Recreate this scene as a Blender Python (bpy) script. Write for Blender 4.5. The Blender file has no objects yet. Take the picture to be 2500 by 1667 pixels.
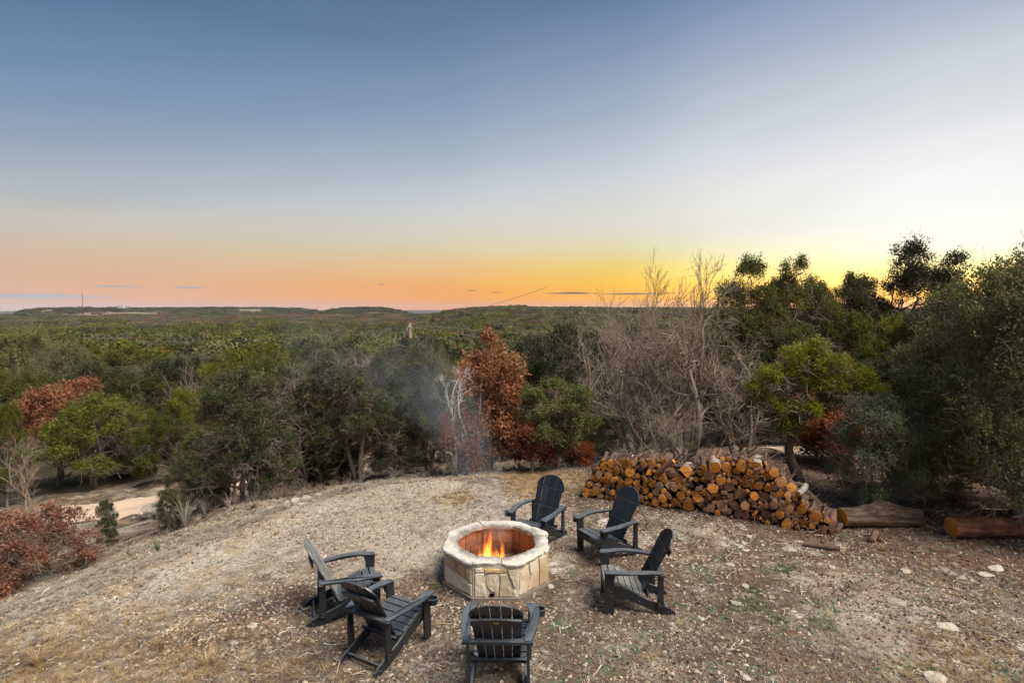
import bpy, math, random
import numpy as np
from mathutils import Vector

# ------------------------------------------------------------------ camera, sky, fill lamp, exposure
sc = bpy.context.scene
H = 3.67                                   # eye height over the clearing
F = 1354.0                                 # focal length in photograph pixels (2500 wide)
PITCH = math.atan((833.5 - 751.2) / F)
cd = bpy.data.cameras.new("camera"); cam = bpy.data.objects.new("camera", cd)
sc.collection.objects.link(cam); sc.camera = cam
cd.sensor_width = 36; cd.lens = 36 * F / 2500; cd.clip_start = 0.05; cd.clip_end = 30000
cam.location = (0, 0, H); cam.rotation_euler = (math.pi / 2 - PITCH, 0, 0)

SUN_AZ = math.radians(40)                  # where the sun has just set, clockwise from straight ahead
wd = bpy.data.worlds.new("World"); sc.world = wd; wd.use_nodes = True
nt = wd.node_tree; nt.nodes.clear()

class NT:
    """tiny node-graph helper"""
    def __init__(s, tree): s.t = tree
    def n(s, typ, **kw):
        d = s.t.nodes.new(typ)
        for k, v in kw.items(): setattr(d, k, v)
        return d
    def put(s, sock, v):
        if v is None: return
        if isinstance(v, bpy.types.NodeSocket): s.t.links.new(v, sock)
        else: sock.default_value = v
    def math(s, op, a, b=None, c=None, clamp=False):
        d = s.n('ShaderNodeMath', operation=op, use_clamp=clamp)
        s.put(d.inputs[0], a); s.put(d.inputs[1], b)
        if c is not None: s.put(d.inputs[2], c)
        return d.outputs[0]
    def vmath(s, op, a, b=None, out=0):
        d = s.n('ShaderNodeVectorMath', operation=op)
        s.put(d.inputs[0], a)
        if b is not None: s.put(d.inputs[1], b)
        return d.outputs[out]
    def mix(s, f, a, b, mode='MIX'):
        d = s.n('ShaderNodeMix', data_type='RGBA', blend_type=mode)
        s.put(d.inputs['Factor'], f); s.put(d.inputs[6], a); s.put(d.inputs[7], b)
        return d.outputs[2]
    def ramp(s, f, stops, interp='LINEAR'):
        d = s.n('ShaderNodeValToRGB'); cr = d.color_ramp; cr.interpolation = interp
        while len(cr.elements) < len(stops): cr.elements.new(0.5)
        for e, (p, c) in zip(cr.elements, stops):
            e.position = p; e.color = (*c[:3], 1) if not isinstance(c, (int, float)) else (c, c, c, 1)
        s.put(d.inputs[0], f); return d.outputs[0]
    def noise(s, vec, scale, detail=4, rough=.55, dist=0, out=0, dim='3D'):
        d = s.n('ShaderNodeTexNoise', noise_dimensions=dim)
        if vec is not None: s.put(d.inputs['Vector'], vec)
        d.inputs['Scale'].default_value = scale; d.inputs['Detail'].default_value = detail
        d.inputs['Roughness'].default_value = rough; d.inputs['Distortion'].default_value = dist
        return d.outputs[out]
    def rng(s, v, a, b, c=0., d=1., t='LINEAR'):
        m = s.n('ShaderNodeMapRange', interpolation_type=t)
        s.put(m.inputs[0], v)
        for i, x in enumerate((a, b, c, d)): m.inputs[1 + i].default_value = x
        return m.outputs[0]
    def xyz(s, v):
        d = s.n('ShaderNodeSeparateXYZ'); s.put(d.inputs[0], v); return d.outputs
    def comb(s, x, y, z):
        d = s.n('ShaderNodeCombineXYZ')
        for i, q in enumerate((x, y, z)): s.put(d.inputs[i], q)
        return d.outputs[0]

def lin(c): return tuple((v / 255 / 12.92) if v / 255 <= .04045 else ((v / 255 + .055) / 1.055) ** 2.4 for v in c)

W = NT(nt)
geo = W.n('ShaderNodeTexCoord').outputs['Generated']
vx, vy, vz = W.xyz(W.vmath('NORMALIZE', geo))
hl = W.math('SQRT', W.math('ADD', W.math('MULTIPLY', vx, vx), W.math('MULTIPLY', vy, vy)))
hl = W.math('MAXIMUM', hl, 1e-4)
cosd = W.math('DIVIDE', W.math('ADD', W.math('MULTIPLY', vx, math.sin(SUN_AZ)), W.math('MULTIPLY', vy, math.cos(SUN_AZ))), hl)
dang = W.math('MULTIPLY', W.math('ARCCOSINE', W.math('MINIMUM', W.math('MAXIMUM', cosd, -1.), 1.)), 180 / math.pi)
fz = W.math('MULTIPLY', vz, 2.0, clamp=True)            # 0 at the horizon, 1 at 30 degrees up
def column(px, rows):
    az = math.atan((px - 1250) / F); st = []
    for y, c in rows[::-1]:
        t = (751 - y) / F * math.cos(az); p = max(0, math.sin(math.atan(t)) * 2)
        st.append((min(p, 1), lin(c) if max(c) > 8 else c))
    return W.ramp(fz, st)
SKY = dict(
 far=(120, [(-60, (76, 106, 144)), (0, (86, 119, 156)), (190, (112, 140, 171)), (340, (142, 160, 182)), (460, (172, 180, 189)), (530, (196, 192, 184)),
            (600, (206, 186, 166)), (650, (214, 179, 156)), (700, (222, 178, 154)), (740, (224, 182, 162)), (751, (224, 182, 162))]),
 mid=(1250, [(-20, (84, 109, 143)), (0, (89, 114, 148)), (145, (112, 136, 164)), (290, (142, 161, 186)), (390, (166, 182, 196)), (450, (188, 196, 206)),
             (530, (210, 211, 206)), (600, (220, 206, 176)), (650, (232, 192, 134)), (700, (246, 174, 88)), (751, (258, 160, 52))]),
 near=(1800, [(-60, (100, 126, 160)), (0, (112, 136, 168)), (130, (146, 162, 188)), (270, (174, 188, 202)), (380, (206, 210, 220)), (450, (220, 220, 218)),
              (540, (224, 221, 208)), (590, (230, 223, 186)), (640, (242, 220, 110)), (690, (262, 208, 50)), (751, (268, 176, 34))]),
 right_fill=(2440, [(-160, (140, 158, 188)), (0, (170, 183, 203)), (120, (199, 206, 214)), (240, (217, 220, 224)), (330, (233, 234, 236)), (430, (244, 244, 243)),
             (520, (251, 251, 246)), (600, (1.15, 1.10, .85)), (660, (1.8, 1.40, .45)), (715, (2.6, 1.35, .22)), (751, (2.4, .95, .14))]))
cF, cM, cN, cS = (column(*SKY[k]) for k in ('far', 'mid', 'near', 'right_fill'))
col = W.mix(W.rng(dang, 4, 29), cS, cN)
col = W.mix(W.rng(dang, 20, 46), col, cM)
col = W.mix(W.rng(dang, 42, 84), col, cF)
# thin evening clouds low over the horizon
azm = W.math('ARCTAN2', vx, vy); tel = W.math('DIVIDE', vz, hl)
nz = W.noise(W.comb(W.math('MULTIPLY', azm, 26.), W.math('MULTIPLY', tel, 240.), 0), 1., 4, .6)
for (px, py, wx, wy, c, a) in [(300, 700, 62, 3.2, (178, 176, 182), .8), (468, 702, 40, 3.2, (172, 172, 178), .85), (90, 723, 200, 7, (176, 184, 192), .8),
                               (255, 698, 30, 2.5, (176, 176, 182), .6),
                               (933, 694, 9, 2, (170, 150, 140), .8), (1152, 709, 14, 1.8, (160, 130, 115), .8), (1212, 714, 16, 1.6, (165, 130, 110), .7),
                               (1390, 716, 80, 2.2, (140, 108, 92), .9), (1400, 715, 36, 2.6, (120, 92, 86), .8), (1560, 717, 95, 2.6, (130, 112, 108), .9), (2040, 703, 90, 3.5, (205, 195, 40), .5)]:
    a0 = math.atan((px - 1250) / F); k = math.cos(a0); t0 = (751 - py) / F * k
    u = W.math('DIVIDE', W.math('SUBTRACT', azm, a0), wx / F * k * k); v = W.math('DIVIDE', W.math('SUBTRACT', tel, t0), wy / F * k)
    r2 = W.math('ADD', W.math('MULTIPLY', u, u), W.math('MULTIPLY', v, v))
    m = W.math('SUBTRACT', W.math('ADD', 1.35, W.math('MULTIPLY', W.math('SUBTRACT', nz, .5), 2.6)), r2)
    col = W.mix(W.math('MULTIPLY', W.rng(m, 0, 1.3, t='SMOOTHSTEP'), a), col, (*lin(c), 1))
# faint high cirrus veils fanning out from the sunset
st_ = W.noise(W.comb(W.math('ADD', W.math('MULTIPLY', azm, 1.6), W.math('MULTIPLY', tel, 2.2)), W.math('SUBTRACT', W.math('MULTIPLY', tel, 13.), W.math('MULTIPLY', azm, 4.)), 0), 1., 3, .5)
col = W.mix(1., col, W.ramp(st_, [(.3, .978), (.7, 1.024)]), 'MULTIPLY')
bg = W.n('ShaderNodeBackground'); W.put(bg.inputs[0], col); bg.inputs[1].default_value = 0.80
wo = W.n('ShaderNodeOutputWorld'); nt.links.new(bg.outputs[0], wo.inputs[0])

fill_light = bpy.data.lights.new("right_fill", 'SUN'); right_fill = bpy.data.objects.new("right_fill", fill_light); sc.collection.objects.link(right_fill)
fill_light.energy = 5.0; fill_light.angle = math.radians(36); fill_light.color = (1.0, .92, .82)
_e, _a = math.radians(56), math.radians(125)       # added soft fill lamp, from high over the camera's right shoulder, not the sunset
right_fill.rotation_euler = Vector((math.cos(_e) * math.sin(_a), math.cos(_e) * math.cos(_a), math.sin(_e))).to_track_quat('Z', 'Y').to_euler()
vs = sc.view_settings; vs.view_transform = 'Standard'; vs.look = 'None'; vs.exposure = 0.36; vs.gamma = 1; vs.use_curve_mapping = False
sc.cycles.max_bounces = 6; sc.cycles.transparent_max_bounces = 12; sc.cycles.volume_bounces = 0
sc.cycles.volume_step_rate = 1.0; sc.cycles.use_denoising = True

# ------------------------------------------------------------------ helpers
rs = np.random.RandomState(7)
random.seed(7)
ROOT = sc.collection
def tag(o, label=None, cat=None, group=None, kind=None):
    for k, v in (('label', label), ('category', cat), ('group', group), ('kind', kind)):
        if v: o[k] = v
    return o
class MB:
    """collects vertices and faces and builds them as ONE mesh"""
    def __init__(s): s.v = []; s.f = []; s.m = []; s.a = []; s.n = 0
    def add(s, V, Fc, mat=0, rnd=0.):
        V = np.asarray(V, float).reshape(-1, 3)
        for f in (Fc if isinstance(Fc, list) and Fc and isinstance(Fc[0], np.ndarray) and Fc[0].ndim == 2 else [Fc]):
            if isinstance(f, np.ndarray):
                s.f.append(f + s.n); s.m.append(np.full(len(f), mat)); s.a.append(np.broadcast_to(np.asarray(rnd, float), (len(f),)))
            else:
                for q in f: s.f.append(np.array([q]) + s.n); s.m.append(np.array([mat])); s.a.append(np.array([float(np.mean(rnd))]))
        s.v.append(V); s.n += len(V); return s
    def mesh(s, name, mats, smooth=False, attr=False):
        me = bpy.data.meshes.new(name); V = np.concatenate(s.v)
        loops = np.concatenate([f.ravel() for f in s.f]); tot = np.concatenate([np.full(len(f), f.shape[1]) for f in s.f])
        me.vertices.add(len(V)); me.vertices.foreach_set('co', V.ravel().astype(np.float32))
        me.loops.add(len(loops)); me.loops.foreach_set('vertex_index', loops.astype(np.int32))
        me.polygons.add(len(tot)); me.polygons.foreach_set('loop_start', np.concatenate([[0], np.cumsum(tot)[:-1]]).astype(np.int32))
        me.polygons.foreach_set('loop_total', tot.astype(np.int32))
        me.polygons.foreach_set('material_index', np.concatenate(s.m).astype(np.int32))
        me.polygons.foreach_set('use_smooth', np.full(len(tot), bool(smooth)))
        if attr:
            at = me.attributes.new('rnd', 'FLOAT', 'FACE'); at.data.foreach_set('value', np.concatenate(s.a).astype(np.float32))
        for m in (mats if isinstance(mats, (list, tuple)) else [mats]): me.materials.append(m)
        me.update(calc_edges=True); me.validate(); return me
    def build(s, name, mats, parent=None, smooth=False, attr=False, loc=None):
        return link(name, s.mesh(name, mats, smooth, attr), parent, loc)
def link(name, data, parent=None, loc=None):
    o = bpy.data.objects.new(name, data); ROOT.objects.link(o)
    if parent: o.parent = parent
    if loc is not None: o.location = loc
    return o
def copy_tree(o, parent=None):
    c = o.copy(); ROOT.objects.link(c)
    if parent: c.parent = parent
    for ch in o.children:
        copy_tree(ch, c)
    return c
def rotz(V, a):
    c, s = math.cos(a), math.sin(a); V = np.asarray(V, float)
    return np.stack([V[..., 0] * c - V[..., 1] * s, V[..., 0] * s + V[..., 1] * c, V[..., 2]], -1)
def unit(v): return v / np.maximum(np.linalg.norm(v, axis=-1, keepdims=True), 1e-9)
def box(c, h, ax=None):
    """box centre, half sizes, optional 3x3 axes (rows)"""
    c = np.array(c, float); ax = np.eye(3) if ax is None else np.array(ax, float)
    s = np.array([[x, y, z] for x in (-1, 1) for y in (-1, 1) for z in (-1, 1)], float) * h
    return c + s @ ax, np.array([[0, 1, 3, 2], [4, 6, 7, 5], [0, 4, 5, 1], [2, 3, 7, 6], [0, 2, 6, 4], [1, 5, 7, 3]])
def prism(poly, org, U, V, N, t, bev=.003):
    """extrude a 2D outline (in U,V) along N by t, with a small bevel on both faces"""
    P = np.array(poly, float); n = len(P); org = np.array(org, float); U, V, N = (np.array(q, float) for q in (U, V, N))
    if np.cross(U, V) @ N < 0: P = P[::-1]
    if sum(P[i][0] * P[(i + 1) % n][1] - P[(i + 1) % n][0] * P[i][1] for i in range(n)) * (1 if np.cross(U, V) @ N > 0 else -1) < 0: P = P[::-1]
    c = P.mean(0); d = P - c; L = np.maximum(np.linalg.norm(d, axis=1, keepdims=True), 1e-6); Q = c + d * (1 - np.minimum(bev / L, .3))
    rings = [(Q, 0), (P, min(bev, t * .4)), (P, t - min(bev, t * .4)), (Q, t)]
    vs_ = np.concatenate([org + r[:, :1] * U + r[:, 1:] * V + N * h for r, h in rings])
    fs = [tuple(range(n))[::-1], tuple(range(3 * n, 4 * n))]
    for k in range(3):
        for i in range(n):
            j = (i + 1) % n; fs.append((k * n + i, k * n + j, (k + 1) * n + j, (k + 1) * n + i))
    return vs_, fs
def tubes(P, R, k=5, cap=False):
    """P (N,K,3) polylines, R (N,K) radii -> verts, quads for all tubes at once"""
    P = np.asarray(P, float); R = np.asarray(R, float); N, K, _ = P.shape
    T = unit(np.gradient(P, axis=1)); ref = np.tile(np.array([.31, .17, .93]), (N, 1, 1)).repeat(K, 1)
    alt = np.abs((unit(P[:, -1:] - P[:, :1]) * unit(ref[:, :1])).sum(-1)) > .85
    ref[alt[:, 0]] = (.9, -.4, .1)
    A = unit(np.cross(T, ref)); B = np.cross(T, A)
    th = np.arange(k) / k * 2 * math.pi
    V = P[:, :, None] + R[:, :, None, None] * (A[:, :, None] * np.cos(th)[None, None, :, None] + B[:, :, None] * np.sin(th)[None, None, :, None])
    i, j, l = np.meshgrid(np.arange(N), np.arange(K - 1), np.arange(k), indexing='ij')
    b = i * K * k + j * k; l2 = (l + 1) % k
    Q = np.stack([b + l, b + l2, b + k + l2, b + k + l], -1).reshape(-1, 4)
    out = [Q]
    if cap:
        b0 = np.arange(N)[:, None] * K * k
        out = [Q, b0 + np.arange(k)[::-1][None], b0 + (K - 1) * k + np.arange(k)[None]]
    return V.reshape(-1, 3), out
def mat(name):
    m = bpy.data.materials.new(name); m.use_nodes = True; m.node_tree.nodes.clear(); g = NT(m.node_tree)
    out = g.n('ShaderNodeOutputMaterial'); return m, g, out
def bsdf(g, out, colr, rough=.8, bump=None, bs=.3, bd=.01, spec=.3, sub=None):
    b = g.n('ShaderNodeBsdfPrincipled'); g.put(b.inputs['Base Color'], colr); g.put(b.inputs['Roughness'], rough)
    b.inputs['Specular IOR Level'].default_value = spec
    if bump is not None:
        bn = g.n('ShaderNodeBump'); bn.inputs['Strength'].default_value = bs; bn.inputs['Distance'].default_value = bd
        g.put(bn.inputs['Height'], bump); g.t.links.new(bn.outputs[0], b.inputs['Normal'])
    g.t.links.new(b.outputs[0], out.inputs[0]); return b
def c4(r, g_, b): return (r, g_, b, 1)
def coords(g, which='Object'): return g.n('ShaderNodeTexCoord').outputs[which]
def oinfo(g): return g.n('ShaderNodeObjectInfo').outputs['Random']
def attrf(g, n): return g.n('ShaderNodeAttribute', attribute_name=n).outputs['Fac']

def foliage(name, dark, light, tint=None, tr=.4, var=.45, rough=.65):
    m, g, out = mat(name)
    f = attrf(g, 'rnd'); c = g.mix(f, c4(*dark), c4(*light))
    if tint: c = g.mix(g.rng(g.noise(coords(g), .9, 2), .5, .72, 0, .7), c, c4(*tint))
    o = oinfo(g); c = g.mix(1., c, g.ramp(o, [(0, (1 - var,) * 3), (.5, (1, 1 - .12 * var, .9)), (1, (1 + var, 1 + var * .85, 1 - .3 * var))]), 'MULTIPLY')
    b = g.n('ShaderNodeBsdfPrincipled'); g.put(b.inputs['Base Color'], c); b.inputs['Roughness'].default_value = rough; b.inputs['Specular IOR Level'].default_value = .25
    t = g.n('ShaderNodeBsdfTranslucent'); g.put(t.inputs[0], g.mix(1., c, c4(1.3, 1.15, .6), 'MULTIPLY'))
    x = g.n('ShaderNodeMixShader'); x.inputs[0].default_value = tr
    g.t.links.new(b.outputs[0], x.inputs[1]); g.t.links.new(t.outputs[0], x.inputs[2]); g.t.links.new(x.outputs[0], out.inputs[0]); return m
def bark(name, a, b, scale=6, stretch=.12, bs=.6, ax=2):
    m, g, out = mat(name); co = coords(g)
    mp = g.n('ShaderNodeMapping'); g.put(mp.inputs[0], co); mp.inputs['Scale'].default_value = [stretch if i == ax else 1 for i in range(3)]
    n = g.noise(mp.outputs[0], scale * 4, 6, .65); n2 = g.noise(co, scale * .5, 3)
    c = g.mix(g.rng(n, .3, .7), c4(*a), c4(*b)); c = g.mix(g.rng(n2, .45, .7, 0, .35), c, c4(*(min(1, q * 1.4) for q in b)))
    bsdf(g, out, c, .9, n, bs, .02, .15); return m
# ------------------------------------------------------------------ the lie of the land
EDGE = np.array([(-9, -6), (-7.6, 2), (-6.9, 5), (-6.2, 7.2), (-5.5, 9.0), (-4.6, 10.9), (-3.2, 12.1), (-1.4, 12.8), (.5, 13.2), (3, 14), (7, 15.5), (13, 17), (40, 19), (40, -20), (-9, -20)], float)
def edge_dist(x, y):
    """signed distance from the rim of the hilltop clearing, positive beyond it"""
    x = np.asarray(x, float); y = np.asarray(y, float); d = np.full(x.shape, 1e9); ins = np.zeros(x.shape, bool)
    for i in range(len(EDGE)):
        a, b = EDGE[i], EDGE[(i + 1) % len(EDGE)]; e = b - a
        t = np.clip(((x - a[0]) * e[0] + (y - a[1]) * e[1]) / (e @ e), 0, 1)
        d = np.minimum(d, np.hypot(x - a[0] - t * e[0], y - a[1] - t * e[1]))
        c = ((a[1] > y) != (b[1] > y)) & (x < (b[0] - a[0]) * (y - a[1]) / (b[1] - a[1] + 1e-12) + a[0]); ins ^= c
    return np.where(ins, -d, d)
_VN = {}
def vnoise(x, y, seed=0):
    """cheap smooth noise from summed sines, about -1..1"""
    if seed not in _VN:
        r = np.random.RandomState(seed + 11); _VN[seed] = [(r.rand() * 6.28, .7 + r.rand() * 1.3, r.rand() * 6.28, r.rand() * 6.28) for _ in range(5)]
    o = 0
    for a, f, *p in _VN[seed]:
        o = o + np.sin((x * math.cos(a) + y * math.sin(a)) * f + p[0]) * np.sin((-x * math.sin(a) + y * math.cos(a)) * f * 1.3 + p[1])
    return o / 2.6
RB = ([0, 20, 25, 30, 58, 100, 215, 400, 1000, 1500, 2200, 3500, 6000, 12000], [-4.4, -4.4, -4.7, -5.6, -8.2, -10, -14, -18, -26, -22, -24, -40, -60, -70])
RIDGES = [(1380, 170, [(-300, -26), (100, -24), (300, -15), (520, -20), (700, -14), (900, -19), (1060, -26)]), (820, 130, [(-300, -24), (0, -23), (200, -16), (420, -23), (650, -15), (850, -23), (1080, -15), (1300, -22), (1600, -16)]),
          (2300, 480, [(-1500, -34), (-60, -26), (45, -20), (68, -5), (110, -1), (200, .5), (400, 0), (560, 1.5), (660, 1), (720, 0), (755, -6), (785, -14), (820, -34)]),
          (1800, 330, [(765, -34), (790, -12), (825, -4), (860, .5), (900, 1), (935, 0), (965, -6), (992, -16), (1020, -26), (1050, -34)]),
          (1100, 420, [(1020, -30), (1065, -16), (1095, -8), (1130, -3), (1190, 1.5), (1250, 2.2), (1330, 0), (1500, -1.5), (1700, -3), (2600, -4), (5000, -6)])]
def height(x, y):
    x = np.asarray(x, float); y = np.asarray(y, float)
    D = np.hypot(x, y); s = edge_dist(x, y) if np.size(x) < 4e5 else edge_dist(x, y)
    sp = np.where(s > 20, s, np.log1p(np.exp(np.clip(s / 1.3, -30, 30))) * 1.3)
    b = np.interp(D, *RB); az = np.arctan2(x, y)
    px = 1250 + F * np.tan(np.clip(az, -1.35, 1.35)); front = np.cos(az) > .2
    right = np.clip((az - math.radians(6)) / math.radians(14), 0, 1) * np.clip((140 - D) / 90, 0, 1)
    b = b * (1 - .72 * right)
    back = np.clip((-np.cos(az) + .2) / .6, 0, 1); b = b * (1 - back * .8)
    z = b * np.tanh(.36 * sp / np.maximum(-b, .5))
    for D0, wd_, tab in RIDGES:
        pk = np.interp(px, [t[0] for t in tab], [t[1] for t in tab]) + vnoise(px / 23., D / 90., int(D0)) * 1.5
        zz = z + (pk - z) * np.exp(-((D - D0) / wd_) ** 2)
        z = np.where(front & (D > 120), np.maximum(z, zz), z)
    z = z + np.where(front, vnoise(px / 48., D / 75., 81) * 4.5 * np.clip((px - 1020) / 120, 0, 1) * np.exp(-((D - 720) / 260) ** 2), 0)
    far = np.exp(-((D - 9500) / 900) ** 2); z = z + far * (28 + 4 * vnoise(px / 60., D * 0, 5))
    z = z + np.where(D > 60, vnoise(x / 60., y / 60., 3) * np.clip((D - 60) / 300, 0, 1) * 1.6, 0)
    rough = np.clip((70 - D) / 40, 0, 1)
    z = z + rough * (vnoise(x * .8, y * .8, 1) * .022 + vnoise(x * 2.7, y * 2.7, 2) * .010 + vnoise(x * 8, y * 8, 4) * .0045)
    z = z + rough * np.clip(sp, 0, 3) * vnoise(x * 1.1, y * 1.1, 9) * .05
    for cx, cy, rr_, h_ in ((-.1, 5.1, 1.0, .15), (-1.4, 5.8, .75, -.08), (-.215, 7.4, 1.25, -.07)): z = z + h_ * np.exp(-((x - cx) ** 2 + (y - cy) ** 2) / rr_ ** 2)
    # low stony bank on the near left rim
    z = z + .10 * np.exp(-((s + .7) / .5) ** 2) * np.clip((x + 9) / 3, 0, 1) * np.clip((1 - x) / 2, 0, 1) * (D < 25)
    return z
def hz(x, y): return float(height(np.array([x]), np.array([y]))[0])
def at(px, D):
    """ground position seen in column px of the photograph at distance D ahead"""
    return (px - 1250) / F * D, D

def gp(px, py, dz=0):
    """ground point seen at this pixel (iterated on the terrain)"""
    dx = (px - 1250) / F; cp, s_ = math.cos(PITCH), math.sin(PITCH); b = -(py - 833.5) / F; d = np.array([dx, cp + b * s_, -s_ + b * cp]); z = 0.
    for _ in range(16):
        t = (z + dz - H) / d[2]; z = .6 * z + .4 * hz(d[0] * t, d[1] * t)
    return np.array([d[0] * t, d[1] * t, z])
# the road below the clearing on the left, in plan
ROAD = np.array([(-30, 12)] + [tuple(gp(*q)[:2]) for q in ((-250, 1345), (-100, 1310), (30, 1272), (150, 1244), (265, 1229), (380, 1220), (480, 1208))] + [(-9.5, 24.5), (-6.5, 27), (-3.5, 30), (-1, 35), (0, 44)], float)
def road_dist(x, y):
    d = np.full(np.shape(x), 1e9)
    for a, b in zip(ROAD[:-1], ROAD[1:]):
        e = b - a; t = np.clip(((x - a[0]) * e[0] + (y - a[1]) * e[1]) / (e @ e), 0, 1)
        d = np.minimum(d, np.hypot(x - a[0] - t * e[0], y - a[1] - t * e[1]))
    return d

def ground_mat():
    m, g, out = mat('ground'); co = coords(g)
    a = g.n('ShaderNodeAttribute', attribute_name='zone'); r, lf, fr = g.n('ShaderNodeSeparateColor').outputs, None, None
    sep = g.n('ShaderNodeSeparateColor'); g.t.links.new(a.outputs['Color'], sep.inputs[0]); clear, litter, field = sep.outputs
    n1 = g.noise(co, .55, 5, .6); n2 = g.noise(co, 3.2, 5, .65); n3 = g.noise(co, 16, 4, .7); n4 = g.noise(co, 70, 3, .7)
    vor = g.n('ShaderNodeTexVoronoi'); g.put(vor.inputs['Vector'], co); vor.inputs['Scale'].default_value = 34
    vor2 = g.n('ShaderNodeTexVoronoi'); g.put(vor2.inputs['Vector'], co); vor2.inputs['Scale'].default_value = 90
    hf = g.rng(g.math('ADD', g.math('MULTIPLY', n4, .6), g.math('MULTIPLY', n3, .4)), .40, .62); pale = g.mix(hf, c4(.15, .118, .088), c4(.61, .535, .435)); soil = g.mix(hf, c4(.020, .014, .010), c4(.19, .135, .095))
    mixf = g.math('ADD', g.math('MULTIPLY', n1, .9), g.math('ADD', g.math('MULTIPLY', n2, .7), g.math('MULTIPLY', n3, .5)))
    px_, py_, pz_ = g.xyz(co)
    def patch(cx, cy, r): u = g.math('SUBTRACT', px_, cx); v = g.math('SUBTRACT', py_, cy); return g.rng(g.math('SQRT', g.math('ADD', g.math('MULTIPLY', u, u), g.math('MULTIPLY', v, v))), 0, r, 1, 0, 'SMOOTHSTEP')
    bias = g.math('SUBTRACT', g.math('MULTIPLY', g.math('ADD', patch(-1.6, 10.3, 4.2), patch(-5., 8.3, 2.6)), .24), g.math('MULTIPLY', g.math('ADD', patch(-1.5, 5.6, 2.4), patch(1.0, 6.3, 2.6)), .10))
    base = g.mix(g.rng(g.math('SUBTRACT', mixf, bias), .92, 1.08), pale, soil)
    base = g.mix(g.rng(n2, .60, .74, 0, .45), base, c4(.38, .22, .13))
    expo = g.math('MULTIPLY', g.rng(g.noise(co, 1.5, 6, .72), .585, .63), g.rng(px_, -2.5, 2.5, .35, 1)); base = g.mix(expo, base, g.mix(n4, c4(.42, .37, .31), c4(.68, .64, .57)))
    straw = g.math('MULTIPLY', g.rng(g.noise(co, 2.3, 5, .7), .50, .60, 0, .7), g.rng(px_, -5.2, -2.0, 1, .25)); base = g.mix(straw, base, g.mix(n4, c4(.20, .125, .06), c4(.46, .33, .18)))
    red = g.mix(n3, c4(.06, .032, .022), c4(.19, .105, .07))
    lm = g.math('MULTIPLY', litter, g.rng(g.math('ADD', n2, g.math('MULTIPLY', n3, .5)), .45, .85, .45, 1)); base = g.mix(lm, base, red)
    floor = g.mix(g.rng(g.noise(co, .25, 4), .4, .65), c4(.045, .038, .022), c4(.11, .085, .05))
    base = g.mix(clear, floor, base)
    fld = g.mix(g.noise(co, .02, 4), c4(.15, .105, .065), c4(.30, .215, .14)); base = g.mix(field, base, fld)
    hgt = g.math('ADD', g.math('MULTIPLY', vor.outputs[0], -.7), g.math('ADD', g.math('MULTIPLY', vor2.outputs[0], -.3), g.math('MULTIPLY', n3, .8)))
    bsdf(g, out, base, .95, hgt, .7, .022, .1); return m
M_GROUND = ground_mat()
def fieldmask(px, D):
    f = np.zeros(np.shape(px))
    for a, b, c, d in [(165, 395, 1560, 1960), (575, 645, 1930, 2180), (675, 745, 1500, 1800), (900, 975, 1380, 1560), (1195, 1235, 880, 960), (700, 760, 1420, 1560), (95, 130, 1950, 2150), (1500, 1600, 820, 900)]:
        w = vnoise(np.asarray(px) / 14., np.asarray(D) / 80., a) * .25
        u = np.abs((px - (a + b) / 2) / ((b - a) / 2)) + w; v = np.abs((D - (c + d) / 2) / ((d - c) / 2)) + w
        f = np.maximum(f, np.clip((1 - np.maximum(u, v)) * 6, 0, 1))
    return f
def build_ground():
    A = np.radians(np.concatenate([np.arange(-56, 56, .17), np.arange(56, 304, 4.)]))
    Ds = [.4]
    while Ds[-1] < 13500: Ds.append(Ds[-1] + max(.045 if 3 < Ds[-1] < 16 else .4, Ds[-1] * (.003 if 3 < Ds[-1] < 16 else .028)))
    Ds = np.array(Ds); n, m = len(Ds), len(A)
    X = Ds[:, None] * np.sin(A); Y = Ds[:, None] * np.cos(A); Z = height(X, Y)
    V = np.stack([X, Y, Z], -1).reshape(-1, 3); V = np.concatenate([V, [[0, 0, 0]]])
    i, j = np.meshgrid(np.arange(n - 1), np.arange(m), indexing='ij'); j2 = (j + 1) % m
    Q = np.stack([i * m + j, i * m + j2, (i + 1) * m + j2, (i + 1) * m + j], -1).reshape(-1, 4)[:, ::-1]
    jj = np.arange(m); T = np.stack([jj, np.full(m, n * m), (jj + 1) % m], -1)[:, ::-1]
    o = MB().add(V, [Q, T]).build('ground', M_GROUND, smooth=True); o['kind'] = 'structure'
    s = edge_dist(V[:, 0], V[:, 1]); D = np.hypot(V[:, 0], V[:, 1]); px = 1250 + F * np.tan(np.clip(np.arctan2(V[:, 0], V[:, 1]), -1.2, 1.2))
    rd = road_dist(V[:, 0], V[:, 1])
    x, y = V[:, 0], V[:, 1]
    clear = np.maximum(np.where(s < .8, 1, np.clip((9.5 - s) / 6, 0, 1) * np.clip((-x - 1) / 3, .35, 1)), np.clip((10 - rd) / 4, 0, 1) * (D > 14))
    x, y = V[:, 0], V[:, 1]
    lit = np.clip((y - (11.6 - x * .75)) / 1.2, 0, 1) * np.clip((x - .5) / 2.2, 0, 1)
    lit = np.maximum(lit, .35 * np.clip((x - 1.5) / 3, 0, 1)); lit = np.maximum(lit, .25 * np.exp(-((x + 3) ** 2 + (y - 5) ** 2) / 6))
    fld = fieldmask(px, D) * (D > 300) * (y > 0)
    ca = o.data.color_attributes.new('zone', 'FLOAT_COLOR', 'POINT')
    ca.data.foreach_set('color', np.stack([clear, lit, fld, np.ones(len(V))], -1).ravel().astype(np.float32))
build_ground()

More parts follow.
